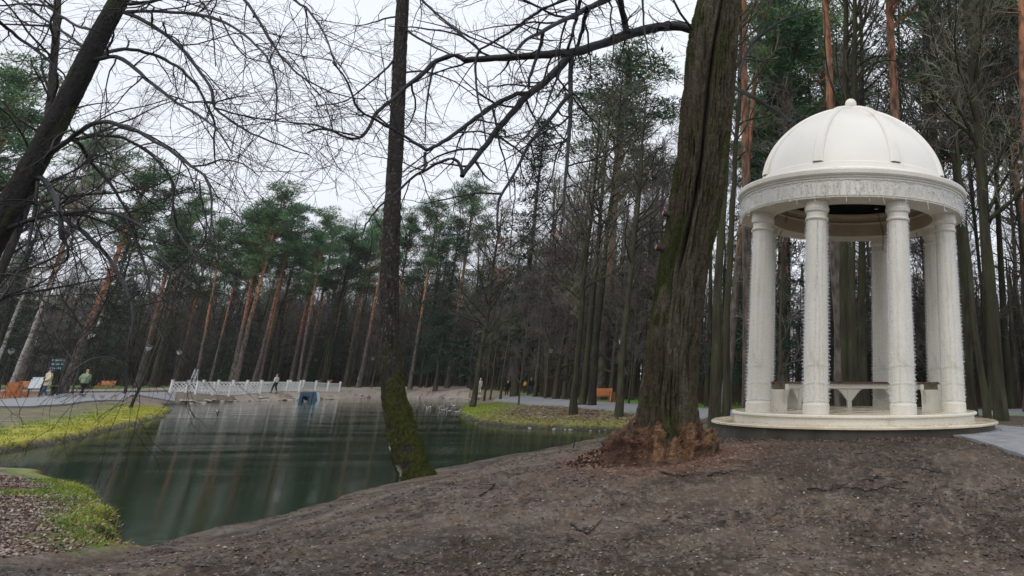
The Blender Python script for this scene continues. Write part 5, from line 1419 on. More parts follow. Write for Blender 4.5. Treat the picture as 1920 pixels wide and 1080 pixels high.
# ------------------------------------------------------------------ lamps
def make_lamp():
    e = empty('street_lamp')
    q = MB(); q.lathe([(.11, 0), (.11, .12), (.075, .16), (.07, .9), (.045, .95), (.042, 4.0), (.03, 4.05)], 14); q.build('pole', M['black'], e)
    q = MB(); q.lathe([(.03, 4.02), (.10, 4.06), (.11, 4.09), (.17, 4.12), (.285, 4.42), (.275, 4.43), (.001, 4.43)], 18); q.build('lantern_glass', M['lampglass'], e)
    q = MB(); q.lathe([(.36, 4.43), (.365, 4.45), (.30, 4.52), (.16, 4.60), (.05, 4.64), (.03, 4.70), (.001, 4.71)], 18); q.build('lantern_cap', M['black'], e)
    for k_ in range(4):
        a_ = k_ * math.pi / 2 + .4; q = MB(); q.tube([(math.cos(a_) * .12, math.sin(a_) * .12, 4.10), (math.cos(a_) * .29, math.sin(a_) * .29, 4.43)], [.012, .012], 4); q.build('lantern_bar', M['black'], e)
    return e
lamp0 = make_lamp(); lkm = kid_map(lamp0); first = True
for px, py, top, lab in ((134, 738, 619, 'black lantern lamp left of the garden arch, the largest of the left lamps'), (257, 735, 645, 'black lantern lamp just right of the garden arch'), (318, 733, 654, 'black lantern lamp above the left end of the white fence'),
                         (-4, 738, 652, 'black lantern lamp at the left edge of the picture'), (673, 728, 664, 'left lamp of the pair just left of the mossy tree'), (690, 727, 667, 'right lamp of the pair just left of the mossy tree'),
                         (583, 722, 670, 'dark lamp in the wood behind the blue sluice'), (1023, 746, 648, 'lamp post beside the bend of the right path'), (1157, 764, 630, 'lamp post right of the orange bench')):
    p = G(px, py); d_ = ray(px, top); hh = (CAM + d_ * (p[1] / d_[1]))[2] - p[2]; s_ = float(np.clip(hh / 4.71, .75, 1.25))
    if first: lamp0.location = p; lamp0.scale = (s_,) * 3; o = lamp0; first = False
    else: o = duplicate(lamp0, lkm, p, 0, s_)
    tag(o, lab, 'street lamp', 'lantern lamps along the paths')

# ------------------------------------------------------------------ benches, chairs, bin
def park_bench(loc, rz, w, label, detail=True, group='orange park benches'):
    e = empty('park_bench', loc, rz, label, 'bench', group)
    for k_ in range(5):
        q = MB(); q.box((0, -.20 + k_ * .11, .44), (w, .095, .03)); q.build('seat_slat', M['orange'], e, smooth=False)
    for k_ in range(5):
        q = MB(); zz = .52 + k_ * .095; q.box((0, .30 + .02 * k_, zz), (w, .028, .085), mat=Matrix.Rotation(R(-12), 3, 'X')); q.build('back_slat', M['orange'], e, smooth=False)
    for sg in (-1, 1):
        q = MB(); q.box((sg * (w / 2 - .08), -.20, .21), (.08, .08, .42)); q.build('leg', M['orange'], e, smooth=False)
        q = MB(); q.bar((sg * (w / 2 - .08), .24, 0), (sg * (w / 2 - .08), .42, .95), .08, .06); q.build('leg', M['orange'], e, smooth=False)
        q = MB(); q.box((sg * (w / 2 - .02), .02, .66), (.09, .62, .04)); q.box((sg * (w / 2 - .02), -.24, .54), (.06, .06, .21)); q.build('armrest', M['orange'], e, smooth=False)
        q = MB(); q.box((sg * (w / 2 - .08), .02, .385), (.06, .5, .07)); q.build('seat_bearer', M['orange'], e, smooth=False)
    return e
p = G(1129, 755.5); park_bench(p, R(24), 1.35, 'orange wooden park bench on the lawn between the trunks, left of the old tree')
p = G(606, 724.5); park_bench(p, R(0), 1.9, 'small distant orange bench behind the right end of the white fence')
p = G(197, 730.5); park_bench(p, R(20), 1.3, 'small distant orange bench on the lawn seen through the garden arch')
p = G(42, 733.5); park_bench(p, R(25), 1.3, 'distant orange-brown bench behind the white notice board')
p = G(1594, 758); e = empty('wooden_chair', p, R(180), 'small orange slatted chair back seen through the gazebo', 'chair')
q = MB(); q.box((0, 0, .25), (.5, .5, .04)); q.build('seat', M['orange'], e, smooth=False)
for k_ in range(5):
    q = MB(); q.box((-.2 + k_ * .1, .24, .48), (.075, .025, .50)); q.build('back_slat', M['orange'], e, smooth=False)
q = MB(); q.box((0, .26, .72), (.52, .03, .06)); q.build('top_rail', M['orange'], e, smooth=False)
for sx in (-1, 1):
    for sy in (-1, 1):
        q = MB(); q.box((sx * .22, sy * .2, .12), (.05, .05, .24)); q.build('leg', M['orange'], e, smooth=False)
# bin beside the bench
p = G(1147, 757); e = empty('litter_bin', p, label='dark litter bin with orange slats at the right end of the orange bench', cat='litter bin')
for k_ in range(10):
    a_ = k_ * math.pi / 5; q = MB(); q.box((.20 * math.cos(a_), .20 * math.sin(a_), .42), (.02, .105, .62), rz=a_); q.build('slat', M['orange'] if k_ % 2 else M['oldwood'], e, smooth=False)
q = MB(); q.lathe([(.001, .10), (.185, .10), (.185, .70), (.21, .71), (.21, .75), (.17, .75)], 16); q.build('liner', M['black'], e)
q = MB(); q.tube([(.30, 0, 0), (.30, 0, 1.25)], [.03, .03], 6); q.build('post', M['black'], e)
# the wooden armchairs at the left edge
def armchair(loc, rz, label):
    e = empty('wooden_armchair', loc, rz, label, 'armchair', 'orange wooden armchairs at the left path'); e.scale = (.85,) * 3
    for k_ in range(5):
        q = MB(); q.box((-.26 + k_ * .13, .26 + 0, .85), (.115, .03, .85 + .10 * (2 - abs(k_ - 2)) * .5), mat=Matrix.Rotation(R(-8), 3, 'X')); q.build('back_slat', M['orange'], e, smooth=False)
    for k_ in range(5):
        q = MB(); q.box((0, -.28 + k_ * .12, .42), (.66, .105, .03)); q.build('seat_slat', M['orange'], e, smooth=False)
    for sx in (-1, 1):
        q = MB(); q.box((sx * .38, -.02, .64), (.14, .78, .04)); q.build('armrest', M['orange'], e, smooth=False)
        for sy in (-.30, .30):
            q = MB(); q.box((sx * .36, sy, .31), (.09, .09, .62)); q.build('leg', M['orange'], e, smooth=False)
        q = MB(); q.box((sx * .36, 0, .22), (.04, .6, .09)); q.build('stretcher', M['orange'], e, smooth=False)
    q = MB(); q.box((0, -.33, .30), (.68, .04, .12)); q.build('front_board', M['orange'], e, smooth=False)
    return e
p = G(17, 749); armchair(p, R(60), 'high backed orange wooden armchair at the left end of the path')
p = G(32, 747.5); armchair(p, R(80), 'second orange wooden armchair, just right of the high backed one')
# notice board and dark direction sign
p = G(60, 746); e = empty('notice_board', p, R(15), 'white slanted notice board on two black posts beside the left path', 'notice board'); e.scale = (.8, .8, .95)
for sx in (-.45, .45):
    q = MB(); q.box((sx, .05, .75), (.10, .10, 1.5)); q.build('post', M['black'], e, smooth=False)
q = MB(); q.box((0, -.02, 1.12), (1.05, .05, .95), mat=Matrix.Rotation(R(-14), 3, 'X')); q.build('frame', M['black'], e, smooth=False)
q = MB(); q.box((0, -.055, 1.12), (.95, .02, .85), mat=Matrix.Rotation(R(-14), 3, 'X')); q.build('panel', M['lampglass'], e, smooth=False)
p = G(90, 743); e = empty('direction_sign', p, R(12), 'tall dark sign with three lines of pale blue lettering behind the person in cream', 'sign')
for sx in (-.55, .55):
    q = MB(); q.box((sx, 0, 1.4), (.09, .09, 2.8)); q.build('post', M['black'], e, smooth=False)
q = MB(); q.box((0, 0, 2.35), (1.05, .05, 1.0)); q.build('board', M['black'], e, smooth=False)
g = np.random.default_rng(8)
for k_ in range(3):
    q = MB(); x_ = -.40
    while x_ < .38:
        w_ = g.uniform(.03, .07); q.box((x_, -.035, 2.66 - k_ * .30), (w_, .012, g.uniform(.07, .13))); x_ += w_ + g.uniform(.015, .04) + (.05 if g.random() < .18 else 0)
    q.build('lettering', M['cyan'], e, smooth=False, kind='stuff')
p = G(95, 741.5); e = empty('black_planter', p, 0, 'small black stand on the mulch beside the dark sign', 'stand')
q = MB(); q.lathe([(.30, 0), (.30, .05), (.10, .12), (.09, .55), (.22, .62), (.22, .70), (.001, .70)], 16); q.build('stand', M['black'], e)
q = MB(); q.box((.32, 0, .35), (.06, .4, .7), mat=Matrix.Rotation(R(12), 3, 'Y')); q.build('side_panel', M['black'], e, smooth=False)
# pale ladder shaped frame behind the fence
p = G(353, 734); e = empty('ladder', p, R(10), 'pale stepladder standing behind the left end of the white fence', 'ladder')
for sg in (-1, 1):
    q = MB(); q.bar((sg * .22, 0, 0), (sg * .15, .5, 2.3), .05, .05); q.build('rail', M['lampglass'], e, smooth=False)
    q = MB(); q.bar((sg * .22, 1.0, 0), (sg * .15, .5, 2.3), .04, .04); q.build('brace', M['lampglass'], e, smooth=False)
for k_ in range(7):
    t = (k_ + .7) / 7.5; q = MB(); q.box((0, .5 * t, 2.3 * t), (.40, .08, .03)); q.build('rung', M['lampglass'], e, smooth=False)

# ------------------------------------------------------------------ people
def skin_obj(name, J, E, mat, parent, sub=2):
    names = list(J); idx = {n: i for i, n in enumerate(names)}
    me = bpy.data.meshes.new(name)
    me.from_pydata([J[n][0] for n in names], [(idx[a], idx[b]) for a, b in E], [])
    me.materials.append(mat)
    o = bpy.data.objects.new(name, me); COL.objects.link(o); o.parent = parent
    md = o.modifiers.new('skin', 'SKIN'); md.use_smooth_shade = True
    if not me.skin_vertices: 
        bpy.context.view_layer.objects.active = o
        me.attributes.new if False else None
    sv = me.skin_vertices[0].data if len(me.skin_vertices) else None
    if sv is None: return o
    for i, n in enumerate(names):
        r = J[n][1]; sv[i].radius = (r, r) if not hasattr(r, '__len__') else r
        sv[i].use_root = (i == 0)
    ms = o.modifiers.new('subdivision', 'SUBSURF'); ms.levels = sub; ms.render_levels = sub
    return o
def person(loc, rz, label, jacket, trousers, hat, shoes, s=1.0, stride=.22, hem=.80, arms='swing', hood=None, bulk=1.0, lean=0.0, group='people walking in the park'):
    e = empty('person', loc, rz, label, 'person', group); e.scale = (s, s, s)
    f = stride
    hipL, hipR = (-.09, 0, .90), (.09, 0, .90)
    kL, kR = (-.09, f * .55 + .03, .48), (.09, -f * .25 + .03, .48)
    aL, aR = (-.09, f * .9, .09), (.09, -f * 1.1, .12)
    tL, tR = (-.09, f * .9 + .16, .04), (.10, -f * 1.1 + .14, .03)
    sL, sR = (-.185, 0, 1.39), (.185, 0, 1.39)
    if arms == 'front':
        eL, eR = (-.27, .03, 1.13), (.27, .03, 1.13); wL, wR = (-.09, .24, 1.06), (.09, .24, 1.04); hL, hR = (-.02, .28, 1.05), (.02, .28, 1.02)
    elif arms == 'pocket':
        eL, eR = (-.29, -.10, 1.14), (.29, -.10, 1.14); wL, wR = (-.23, .10, .98), (.23, .10, .98); hL, hR = (-.18, .14, .95), (.18, .14, .95)
    else:
        eL, eR = (-.25, -.06, 1.12), (.25, .05, 1.12); wL, wR = (-.26, .02 - f * .2, .88), (.26, .16, .90); hL, hR = (-.26, .04 - f * .2, .80), (.26, .20, .82)
    hd = (0, .03, 1.60)
    body = {'pelvis': ((0, 0, .95), (.13, .10)), 'chest': ((0, 0, 1.28), (.14, .10)), 'neck': ((0, .0, 1.45), .052), 'jaw': ((0, .02, 1.525), (.066, .075)), 'head': (hd, (.078, .092)), 'crown': ((0, .015, 1.685), (.06, .07)),
            'sL': (sL, .06), 'eL': (eL, .045), 'wL': (wL, .030), 'hL': (hL, (.035, .022)), 'sR': (sR, .06), 'eR': (eR, .045), 'wR': (wR, .030), 'hR': (hR, (.035, .022)),
            'hipL': (hipL, .085), 'kL': (kL, .058), 'aL': (aL, .042), 'hipR': (hipR, .085), 'kR': (kR, .058), 'aR': (aR, .042), 'nose': ((0, .125, 1.59), .014)}
    E_ = [('pelvis', 'chest'), ('chest', 'neck'), ('neck', 'jaw'), ('jaw', 'head'), ('head', 'crown'), ('chest', 'sL'), ('sL', 'eL'), ('eL', 'wL'), ('wL', 'hL'), ('chest', 'sR'), ('sR', 'eR'), ('eR', 'wR'), ('wR', 'hR'),
          ('pelvis', 'hipL'), ('hipL', 'kL'), ('kL', 'aL'), ('pelvis', 'hipR'), ('hipR', 'kR'), ('kR', 'aR'), ('head', 'nose')]
    skin_obj('body', body, E_, M['skin'], e, 1)
    b_ = bulk
    jk = {'waist': ((0, 0, 1.05), (.175 * b_, .135 * b_)), 'hem': ((0, 0, hem), (.20 * b_, .155 * b_)), 'chest': ((0, 0, 1.26), (.185 * b_, .145 * b_)), 'col': ((0, .01, 1.45), (.10, .09)),
          'sL': (sL, .088 * b_), 'eL': (eL, .076 * b_), 'wL': (wL, .058 * b_), 'sR': (sR, .088 * b_), 'eR': (eR, .076 * b_), 'wR': (wR, .058 * b_)}
    skin_obj('jacket', jk, [('waist', 'hem'), ('waist', 'chest'), ('chest', 'col'), ('chest', 'sL'), ('sL', 'eL'), ('eL', 'wL'), ('chest', 'sR'), ('sR', 'eR'), ('eR', 'wR')], jacket, e)
    tr = {'p': ((0, 0, .93), (.15, .12)), 'hipL': (hipL, .105), 'kL': (kL, .075), 'aL': ((aL[0], aL[1], aL[2] + .03), .055), 'hipR': (hipR, .105), 'kR': (kR, .075), 'aR': ((aR[0], aR[1], aR[2] + .03), .055)}
    skin_obj('trousers', tr, [('p', 'hipL'), ('hipL', 'kL'), ('kL', 'aL'), ('p', 'hipR'), ('hipR', 'kR'), ('kR', 'aR')], trousers, e)
    for a_, t_ in ((aL, tL), (aR, tR)):
        skin_obj('shoe', {'h': ((a_[0], a_[1] - .04, .05), (.045, .045)), 'm': ((a_[0], a_[1] + .05, .055), (.048, .045)), 't': (t_, (.042, .03))}, [('h', 'm'), ('m', 't')], shoes, e, 1)
    if hat is not None:
        skin_obj('hat', {'b': ((0, .01, 1.645), (.105, .112)), 't': ((0, 0, 1.73), (.085, .09)), 'p': ((0, -.01, 1.775), .03)}, [('b', 't'), ('t', 'p')], hat, e)
    else:
        skin_obj('hair', {'b': ((0, -.03, 1.62), (.095, .10)), 't': ((0, 0, 1.71), (.075, .08)), 'n': ((0, -.06, 1.53), .06)}, [('b', 't'), ('b', 'n')], M['oldwood'], e)
    if hood is not None:
        th = np.linspace(0, 2 * math.pi, 25)
        q = MB(); q.tube(np.stack([.125 * np.cos(th), .02 + .12 * np.sin(th), 1.49 + .03 * np.cos(th * 2)], 1), [.055] * 25, 8); q.build('collar', hood, e)
    return e
C1 = cloth('cream_quilted_jacket', (.74, .70, .46)); C2 = cloth('pink_wool', (.52, .22, .30)); C3 = cloth('blue_denim', (.10, .16, .28)); C4 = cloth('sage_green_jacket', (.30, .38, .26))
C5 = cloth('black_trousers', (.015, .015, .018)); C6 = cloth('tan_wool', (.58, .36, .22)); C7 = cloth('white_jacket', (.72, .68, .68)); C8 = cloth('dark_coat', (.02, .022, .03)); C9 = cloth('white_wool', (.75, .74, .72)); C10 = cloth('pale_fur', (.78, .72, .62))
C11 = cloth('bright_denim', (.12, .28, .42)); C12 = cloth('dark_shoe', (.03, .025, .03)); C13 = cloth('yellow_coat', (.55, .35, .04))
person(G(80, 746), R(150), 'person in a cream quilted jacket, pink hat and jeans walking on the left path', C1, C3, C2, C9, s=1.16, stride=.16, hem=.74, arms='front', hood=C10, bulk=1.6)
person(G(151, 742.5), R(10), 'person seen from behind in a sage green jacket and black trousers under the garden arch', C4, C5, C6, C12, s=1.13, stride=.24, hem=.88, arms='pocket', bulk=1.45)
person(G(513, 737), R(80), 'person in a white jacket and pink hat walking behind the white fence', C7, C5, C2, C12, s=1.08, stride=.22)
person(G(993, 742.5), R(-10), 'left one of two people walking away on the right path, dark coat and white hat', C8, C3, C9, C12, s=1.0, stride=.2, arms='pocket')
person(G(1001.5, 741.5), R(-14), 'right one of two people walking away on the right path, dark coat and light jeans', C8, C11, None, C12, s=1.04, stride=.18, arms='pocket')
person(G(949, 744), R(30), 'person in a long black coat standing between thin trunks near the grassy bank', C8, C5, C8, C12, s=1.05, stride=.08, hem=.70)
person(G(898, 738.5), R(60), 'tiny person in white far behind the tip of the grassy bank', C9, C9, C9, C12, s=1.0, stride=.1)
person(G(983, 738), R(-20), 'tiny person in yellow far down the right path', C13, C5, None, C12, s=.85, stride=.15)
p = G(1012, 744); e = empty('pushchair', p, R(-40), 'black pushchair parked on the lawn edge beside the walking couple', 'pushchair')
for sx in (-.25, .25):
    for yy, rr_ in ((-.3, .14), (.35, .10)):
        q = MB(); q.lathe([(rr_, -.02), (rr_, .02), (rr_ * .75, .02), (rr_ * .75, -.02), (rr_, -.02)], 16); o = q.build('wheel', M['black'], e); o.rotation_euler = (0, R(90), 0); o.location = (sx, yy, rr_)
    q = MB(); q.tube([(sx, .35, .12), (sx, 0, .5), (sx, -.45, 1.0)], [.016] * 3, 5); q.tube([(sx, -.3, .14), (sx, 0, .5)], [.016] * 2, 5); q.build('frame', M['black'], e)
q = MB(); q.tube([(-.25, -.45, 1.0), (.25, -.45, 1.0)], [.02, .02], 6); q.build('handle', M['black'], e)
q = MB(); q.box((0, .05, .45), (.42, .62, .14)); q.bar((0, -.22, .45), (0, -.42, .95), .42, .08); q.build('seat', C8, e)
q = MB(); q.lathe([(.24 * math.cos(a_), .24 * math.sin(a_)) for a_ in np.linspace(0, R(89), 8)], 14); o = q.build('hood', C8, e); o.location = (0, -.25, .82); o.rotation_euler = (R(35), 0, 0)

# ------------------------------------------------------------------ ducks on the pond
def duck_parts(m_body, m_head):
    e = empty('duck')
    q = MB()
    t = np.linspace(0, 1, 14); pr = np.stack([.095 * np.sin(math.pi * np.clip(t, .001, .999)) ** .7 * (1.1 - .3 * t), t], 1)
    # body: pointed tail, round breast
    v = [];
    for tt_, (r_, _) in zip(t, pr):
        for a_ in np.arange(10) * .628: v.append((math.cos(a_) * r_, .20 - .44 * tt_, .05 + math.sin(a_) * r_ * .75 + .05 * tt_ ** 3))
    q.add(v, [[i * 10 + j, i * 10 + (j + 1) % 10, (i + 1) * 10 + (j + 1) % 10, (i + 1) * 10 + j] for i in range(13) for j in range(10)]); q.build('body', m_body, e)
    q = MB(); q.tube([(0, .13, .08), (0, .17, .16), (0, .18, .21), (0, .22, .235), (0, .25, .23)], [.05, .032, .036, .04, .018], 8); hd_ = q.build('head', m_head, e)
    q = MB(); q.tube([(0, .245, .228), (0, .305, .218)], [.016, .010], 6); q.build('bill', M['orange'], hd_)
    return e
CD = cloth('duck_plumage', (.42, .41, .39)); dk0 = duck_parts(CD, CD); dk1 = duck_parts(M['twig_far'], M['needle_dark']); k0, k1 = kid_map(dk0), kid_map(dk1)
g = np.random.default_rng(17); n0 = n1 = 0
spots = [(g.uniform(796, 862), g.uniform(761.5, 767)) for _ in range(11)] + [(g.uniform(805, 862), g.uniform(769, 775)) for _ in range(9)] + [(782, 768), (410, 772), (573, 753.5), (408, 774)]
for i, (px, py) in enumerate(spots):
    p = WZ(px, py, ZW); wht = i % 3 != 2
    src, km = (dk0, k0) if wht else (dk1, k1)
    if (n0 if wht else n1) == 0: o = src; o.location = p; o.rotation_euler = (0, 0, g.uniform(0, 6.28))
    else: o = duplicate(src, km, p, g.uniform(0, 6.28))
    o.scale = (.85,) * 3
    if wht: n0 += 1
    else: n1 += 1
    far_ = i >= 20
    tag(o, ('white' if wht else 'brown') + (' duck swimming apart on the open pond' if far_ else ' duck in the flock swimming right of the mossy tree'), 'duck', 'ducks out on the pond' if far_ else 'flock of ducks near the grassy bank')

# ------------------------------------------------------------------ stones along the shores
def stone_mesh(seed):
    g = np.random.default_rng(seed); q = MB()
    nu_, nv_ = 9, 6; v = []
    for i in range(nv_):
        ph = -math.pi / 2 + math.pi * i / (nv_ - 1)
        for j in range(nu_):
            a_ = j * 2 * math.pi / nu_; r_ = 1 + .18 * g.normal()
            v.append((math.cos(ph) * math.cos(a_) * r_, math.cos(ph) * math.sin(a_) * r_ * .75, math.sin(ph) * .5))
    q.add(v, [[i * nu_ + j, i * nu_ + (j + 1) % nu_, (i + 1) * nu_ + (j + 1) % nu_, (i + 1) * nu_ + j] for i in range(nv_ - 1) for j in range(nu_)])
    return q.mesh('shore_stone', M['rock'], smooth=False)
sms = [stone_mesh(s_) for s_ in range(5)]
g = np.random.default_rng(23)
def stones(n, poly, lo, hi, lab, grp, off):
    pl = resample(np.array([WZ(x, y, ZW)[:2] for x, y in poly]), 400)
    for i in range(n):
        j = int(g.integers(3, 396)); p = pl[j]; s_ = g.uniform(lo, hi)
        tn = pl[j + 1] - pl[j - 1]; nn = np.array([-tn[1], tn[0]]) / (np.linalg.norm(tn) + 1e-9)
        p = p + nn * g.uniform(-off, off)
        o = bpy.data.objects.new('shore_stone', sms[i % 5]); COL.objects.link(o); o.location = (p[0], p[1], max(Hs(*p), ZW) + s_ * .12); o.scale = (s_ * g.uniform(.8, 1.6), s_, s_ * g.uniform(.6, 1)); o.rotation_euler = (0, 0, g.uniform(0, 6.28))
        tag(o, lab, 'stone', grp)
stones(70, shore_far, .14, .36, 'pale stone lying along the far waterline', 'stones along the far waterline', .5)
stones(16, [(1150, 810), (1120, 808), (1050, 805), (990, 803)], .04, .09, 'small pale stone at the foot of the grassy bank', 'stones under the grassy bank', .08)
#@@PART5
# ------------------------------------------------------------------ litter, grass and clods
def sample(n, x0, x1, y0, y1, cond, g):
    x = g.uniform(x0, x1, n); y = g.uniform(y0, y1, n)
    sd, k = pond_sd(x, y); m = cond(x, y, sd, k); x, y, sd, k = x[m], y[m], sd[m], k[m]
    return x, y, H(x, y, True), sd, k
def blades(b, x, y, z, L, w, g, splay=.45, m=0, droop=0.0):
    n = len(x); base = np.stack([x, y, z - .01], 1)
    d = np.stack([g.normal(0, splay, n), g.normal(0, splay, n), np.ones(n)], 1); d /= np.linalg.norm(d, axis=1, keepdims=True)
    az = g.uniform(0, 6.28, n); s = np.stack([np.cos(az), np.sin(az), np.zeros(n)], 1)
    Lr = (L * g.uniform(.5, 1.3, n))[:, None]; bend = np.stack([g.normal(0, .35, n), g.normal(0, .35, n), -.15 * np.ones(n)], 1) * Lr
    v = np.stack([base - s * w, base + s * w, base + d * Lr * .55 + s * w * .7, base + d * Lr * .55 - s * w * .7, base + d * Lr + bend], 1).reshape(-1, 3)
    i = np.arange(n)[:, None] * 5
    b.add(v, i + np.array([[0, 1, 2, 3]]), i + np.array([[3, 2, 4]]), m=m)
def leaves(b, x, y, z, s, g, m=0, tilt=.5):
    n = len(x); c = np.stack([x, y, z + s * .25], 1)
    nrm_ = np.stack([g.normal(0, tilt, n), g.normal(0, tilt, n), np.ones(n)], 1); nrm_ /= np.linalg.norm(nrm_, axis=1, keepdims=True)
    az = g.uniform(0, 6.28, n); u = np.stack([np.cos(az), np.sin(az), np.zeros(n)], 1); u -= nrm_ * (u * nrm_).sum(1, keepdims=True); u /= np.linalg.norm(u, axis=1, keepdims=True); v_ = np.cross(nrm_, u)
    S = (s * g.uniform(.6, 1.3, n))[:, None]; cup = nrm_ * S * g.uniform(-.1, .45, (n, 1))
    V = np.stack([c - u * S, c - v_ * S * .6 + cup, c + u * S, c + v_ * S * .6 + cup], 1).reshape(-1, 3)
    i = np.arange(n)[:, None] * 4
    b.add(V, None, np.concatenate([i + np.array([[0, 1, 2]]), i + np.array([[0, 2, 3]])]), m=m)
g = np.random.default_rng(41)
PX0, PY0 = POND[0]
def nearbank(x, y, sd, k):
    return (sd > .03) & (x < PX0 + .25) & (y < 18) & ~((k == 0) & (y > PY0 + .1))
x, y, z, sd, k = sample(280000, -26, PX0 + .6, 4, 16, nearbank, g)
n2 = fbm(x * .9, y * .9, 3, 600)
keep = g.random(len(x)) < np.clip(.25 + sst(.4, 1.6, sd) * .8, 0, 1) * np.where(n2 > .6, .35, 1)
b = MB(); leaves(b, x[keep], y[keep], z[keep], .025, g, 0)
x2, y2, z2 = x[keep][::3], y[keep][::3], z[keep][::3]; leaves(b, x2 + .02, y2 + .02, z2 + .008, .023, g, 1)
tag(b.build('fallen_leaves', [M['leafA'], M['leafB']], kind='stuff', smooth=False), 'brown fallen leaves covering the near left bank', 'leaves')
x, y, z, sd, k = sample(260000, -26, PX0 + .6, 4, 16, nearbank, g)
n2 = fbm(x * .9, y * .9, 3, 600)
rim = sst(1.0, .2, sd + (fbm(x * 2, y * 2, 2, 601) - .5)); keep = g.random(len(x)) < np.clip(rim + sst(.62, .74, n2) * .8, 0, 1)
x, y, z, sd, n2 = x[keep], y[keep], z[keep], sd[keep], n2[keep]
b = MB(); yy_ = g.random(len(x)) < sst(.6, .1, sd) * .5 + .12
blades(b, x[~yy_], y[~yy_], z[~yy_], .085, .0045, g, m=0); blades(b, x[yy_], y[yy_], z[yy_], .10, .0045, g, .7, m=1)
tag(b.build('bank_grass', [M['grassA'], M['grassB']], kind='stuff'), 'short green grass along the rim of the near left bank', 'grass')
# left grassy bank
def leftbank(x, y, sd, k): return (k == 3) & (sd > .03) & (sd < 12) & (y > 17) & (y < 56) & (x < -8)
x, y, z, sd, k = sample(420000, -62, -12, 17, 56, leftbank, g)
n1 = fbm(x * .5, y * .5, 4, 101); n2 = fbm(x * 2.3, y * 2.3, 4, 111)
keep = g.random(len(x)) < sst(3.9 + 2.2 * sst(-32, -22, x), 1.3, sd + (n1 - .5) * 4) * (.15 + .85 * sst(.4, .62, n2))
x, y, z, sd = x[keep], y[keep], z[keep], sd[keep]
yy_ = g.random(len(x)) < sst(4.5, .6, sd + (n2[keep] - .5) * 3) * .75 + .1
b = MB(); blades(b, x[~yy_], y[~yy_], z[~yy_], .11, .011, g, m=0); blades(b, x[yy_], y[yy_], z[yy_], .12, .011, g, .6, m=1)
tag(b.build('bank_grass', [M['grassA'], M['grassB']], kind='stuff'), 'green and yellow grass on the left bank across the water', 'grass')
# right grassy bank
def rightbank(x, y, sd, k): return (k == 1) & (sd > .03) & (sd < 9) & (y > 28) & (y < 66) & (x < 0)
x, y, z, sd, k = sample(240000, -34, 0, 28, 66, rightbank, g)
n1 = fbm(x * .5, y * .5, 4, 101); n2 = fbm(x * 2.3, y * 2.3, 4, 111)
wg = np.clip(sst(2.5, .3, sd + (n2 - .5) * 5) * .6 + sst(-17, -23, x) * .6 + sst(.56, .68, n2) * .3, 0, 1)
kp = g.random(len(x)) < wg
b = MB(); yy_ = g.random(len(x)) < .45
blades(b, x[kp & ~yy_], y[kp & ~yy_], z[kp & ~yy_], .10, .010, g, m=0); blades(b, x[kp & yy_], y[kp & yy_], z[kp & yy_], .10, .010, g, .6, m=1)
tag(b.build('bank_grass', [M['grassA'], M['grassB']], kind='stuff'), 'thin yellow-green grass on the bank with the trunks', 'grass')
kp = (~kp) & (g.random(len(x)) < .30)
b = MB(); leaves(b, x[kp], y[kp], z[kp], .055, g, 0); kq = kp & (g.random(len(x)) < .25); leaves(b, x[kq] + .03, y[kq], z[kq] + .01, .05, g, 1)
tag(b.build('fallen_leaves', [M['leafA'], M['leafB']], kind='stuff', smooth=False), 'brown leaf litter on the bank with the trunks', 'leaves')
# bare mud in front: clods, chips and stray leaves
def mud(x, y, sd, k): return (sd > .05) & (np.hypot(x - GZ[0], y - GZ[1]) > 2.95) & ~nearbank(x, y, sd, k) & (x > -9.5 + 0 * y)
def octa(b, x, y, z, s, g, m=0, flat=.6):
    n = len(x); c = np.stack([x, y, z], 1); S = s[:, None, None] if hasattr(s, '__len__') else s
    o_ = np.array([[1, 0, 0], [0, 1, 0], [-1, 0, 0], [0, -1, 0], [0, 0, flat], [0, 0, -flat]])[None] * g.uniform(.55, 1.25, (n, 6, 1)); 
    az = g.uniform(0, 6.28, n); cs, sn = np.cos(az), np.sin(az)
    ox = o_[..., 0] * cs[:, None] - o_[..., 1] * sn[:, None]; oy = o_[..., 0] * sn[:, None] + o_[..., 1] * cs[:, None]; o_ = np.stack([ox, oy, o_[..., 2]], -1)
    V = (c[:, None] + o_ * S).reshape(-1, 3); i = np.arange(n)[:, None] * 6
    b.add(V, None, np.concatenate([i + np.array([t]) for t in ([0, 1, 4], [1, 2, 4], [2, 3, 4], [3, 0, 4], [1, 0, 5], [2, 1, 5], [3, 2, 5], [0, 3, 5])]), m=m)
def radial(n, g, r0=4.2, r1=26, a0=-62, a1=31):
    r = r0 * (r1 / r0) ** g.random(n); a = np.radians(g.uniform(a0, a1, n)); return r * np.sin(a), r * np.cos(a)
def onmud(n, g, **kw):
    x, y = radial(n, g, **kw); sd, k = pond_sd(x, y); m = mud(x, y, sd, k) & (y < 22); x, y = x[m], y[m]
    return x, y, H(x, y, True)
b = MB()
x, y, z = onmud(120000, g); w = fbm(x * .9, y * .9, 3, 901); kp = w + g.normal(0, .04, len(w)) > .53; x, y, z = x[kp], y[kp], z[kp]
octa(b, x, y, z, g.gamma(2, .006, len(x)) + .005, g, 0, .55)
tag(b.build('soil_clods', M['clod'], kind='stuff', smooth=False), 'dark clods of churned wet soil', 'soil')
b = MB(); x, y, z = onmud(8000, g); octa(b, x, y, z + .003, g.gamma(2, .003, len(x)) + .004, g, 0, .4)
tag(b.build('pebbles', M['rock'], kind='stuff', smooth=False), 'small pale pebbles and chips scattered in the mud', 'pebbles')
b = MB(); x, y, z = onmud(11000, g); n_ = len(x) // 3; leaves(b, x[:-n_], y[:-n_], z[:-n_], .020, g, 0); leaves(b, x[-n_:][::2], y[-n_:][::2], z[-n_:][::2], .016, g, 1)
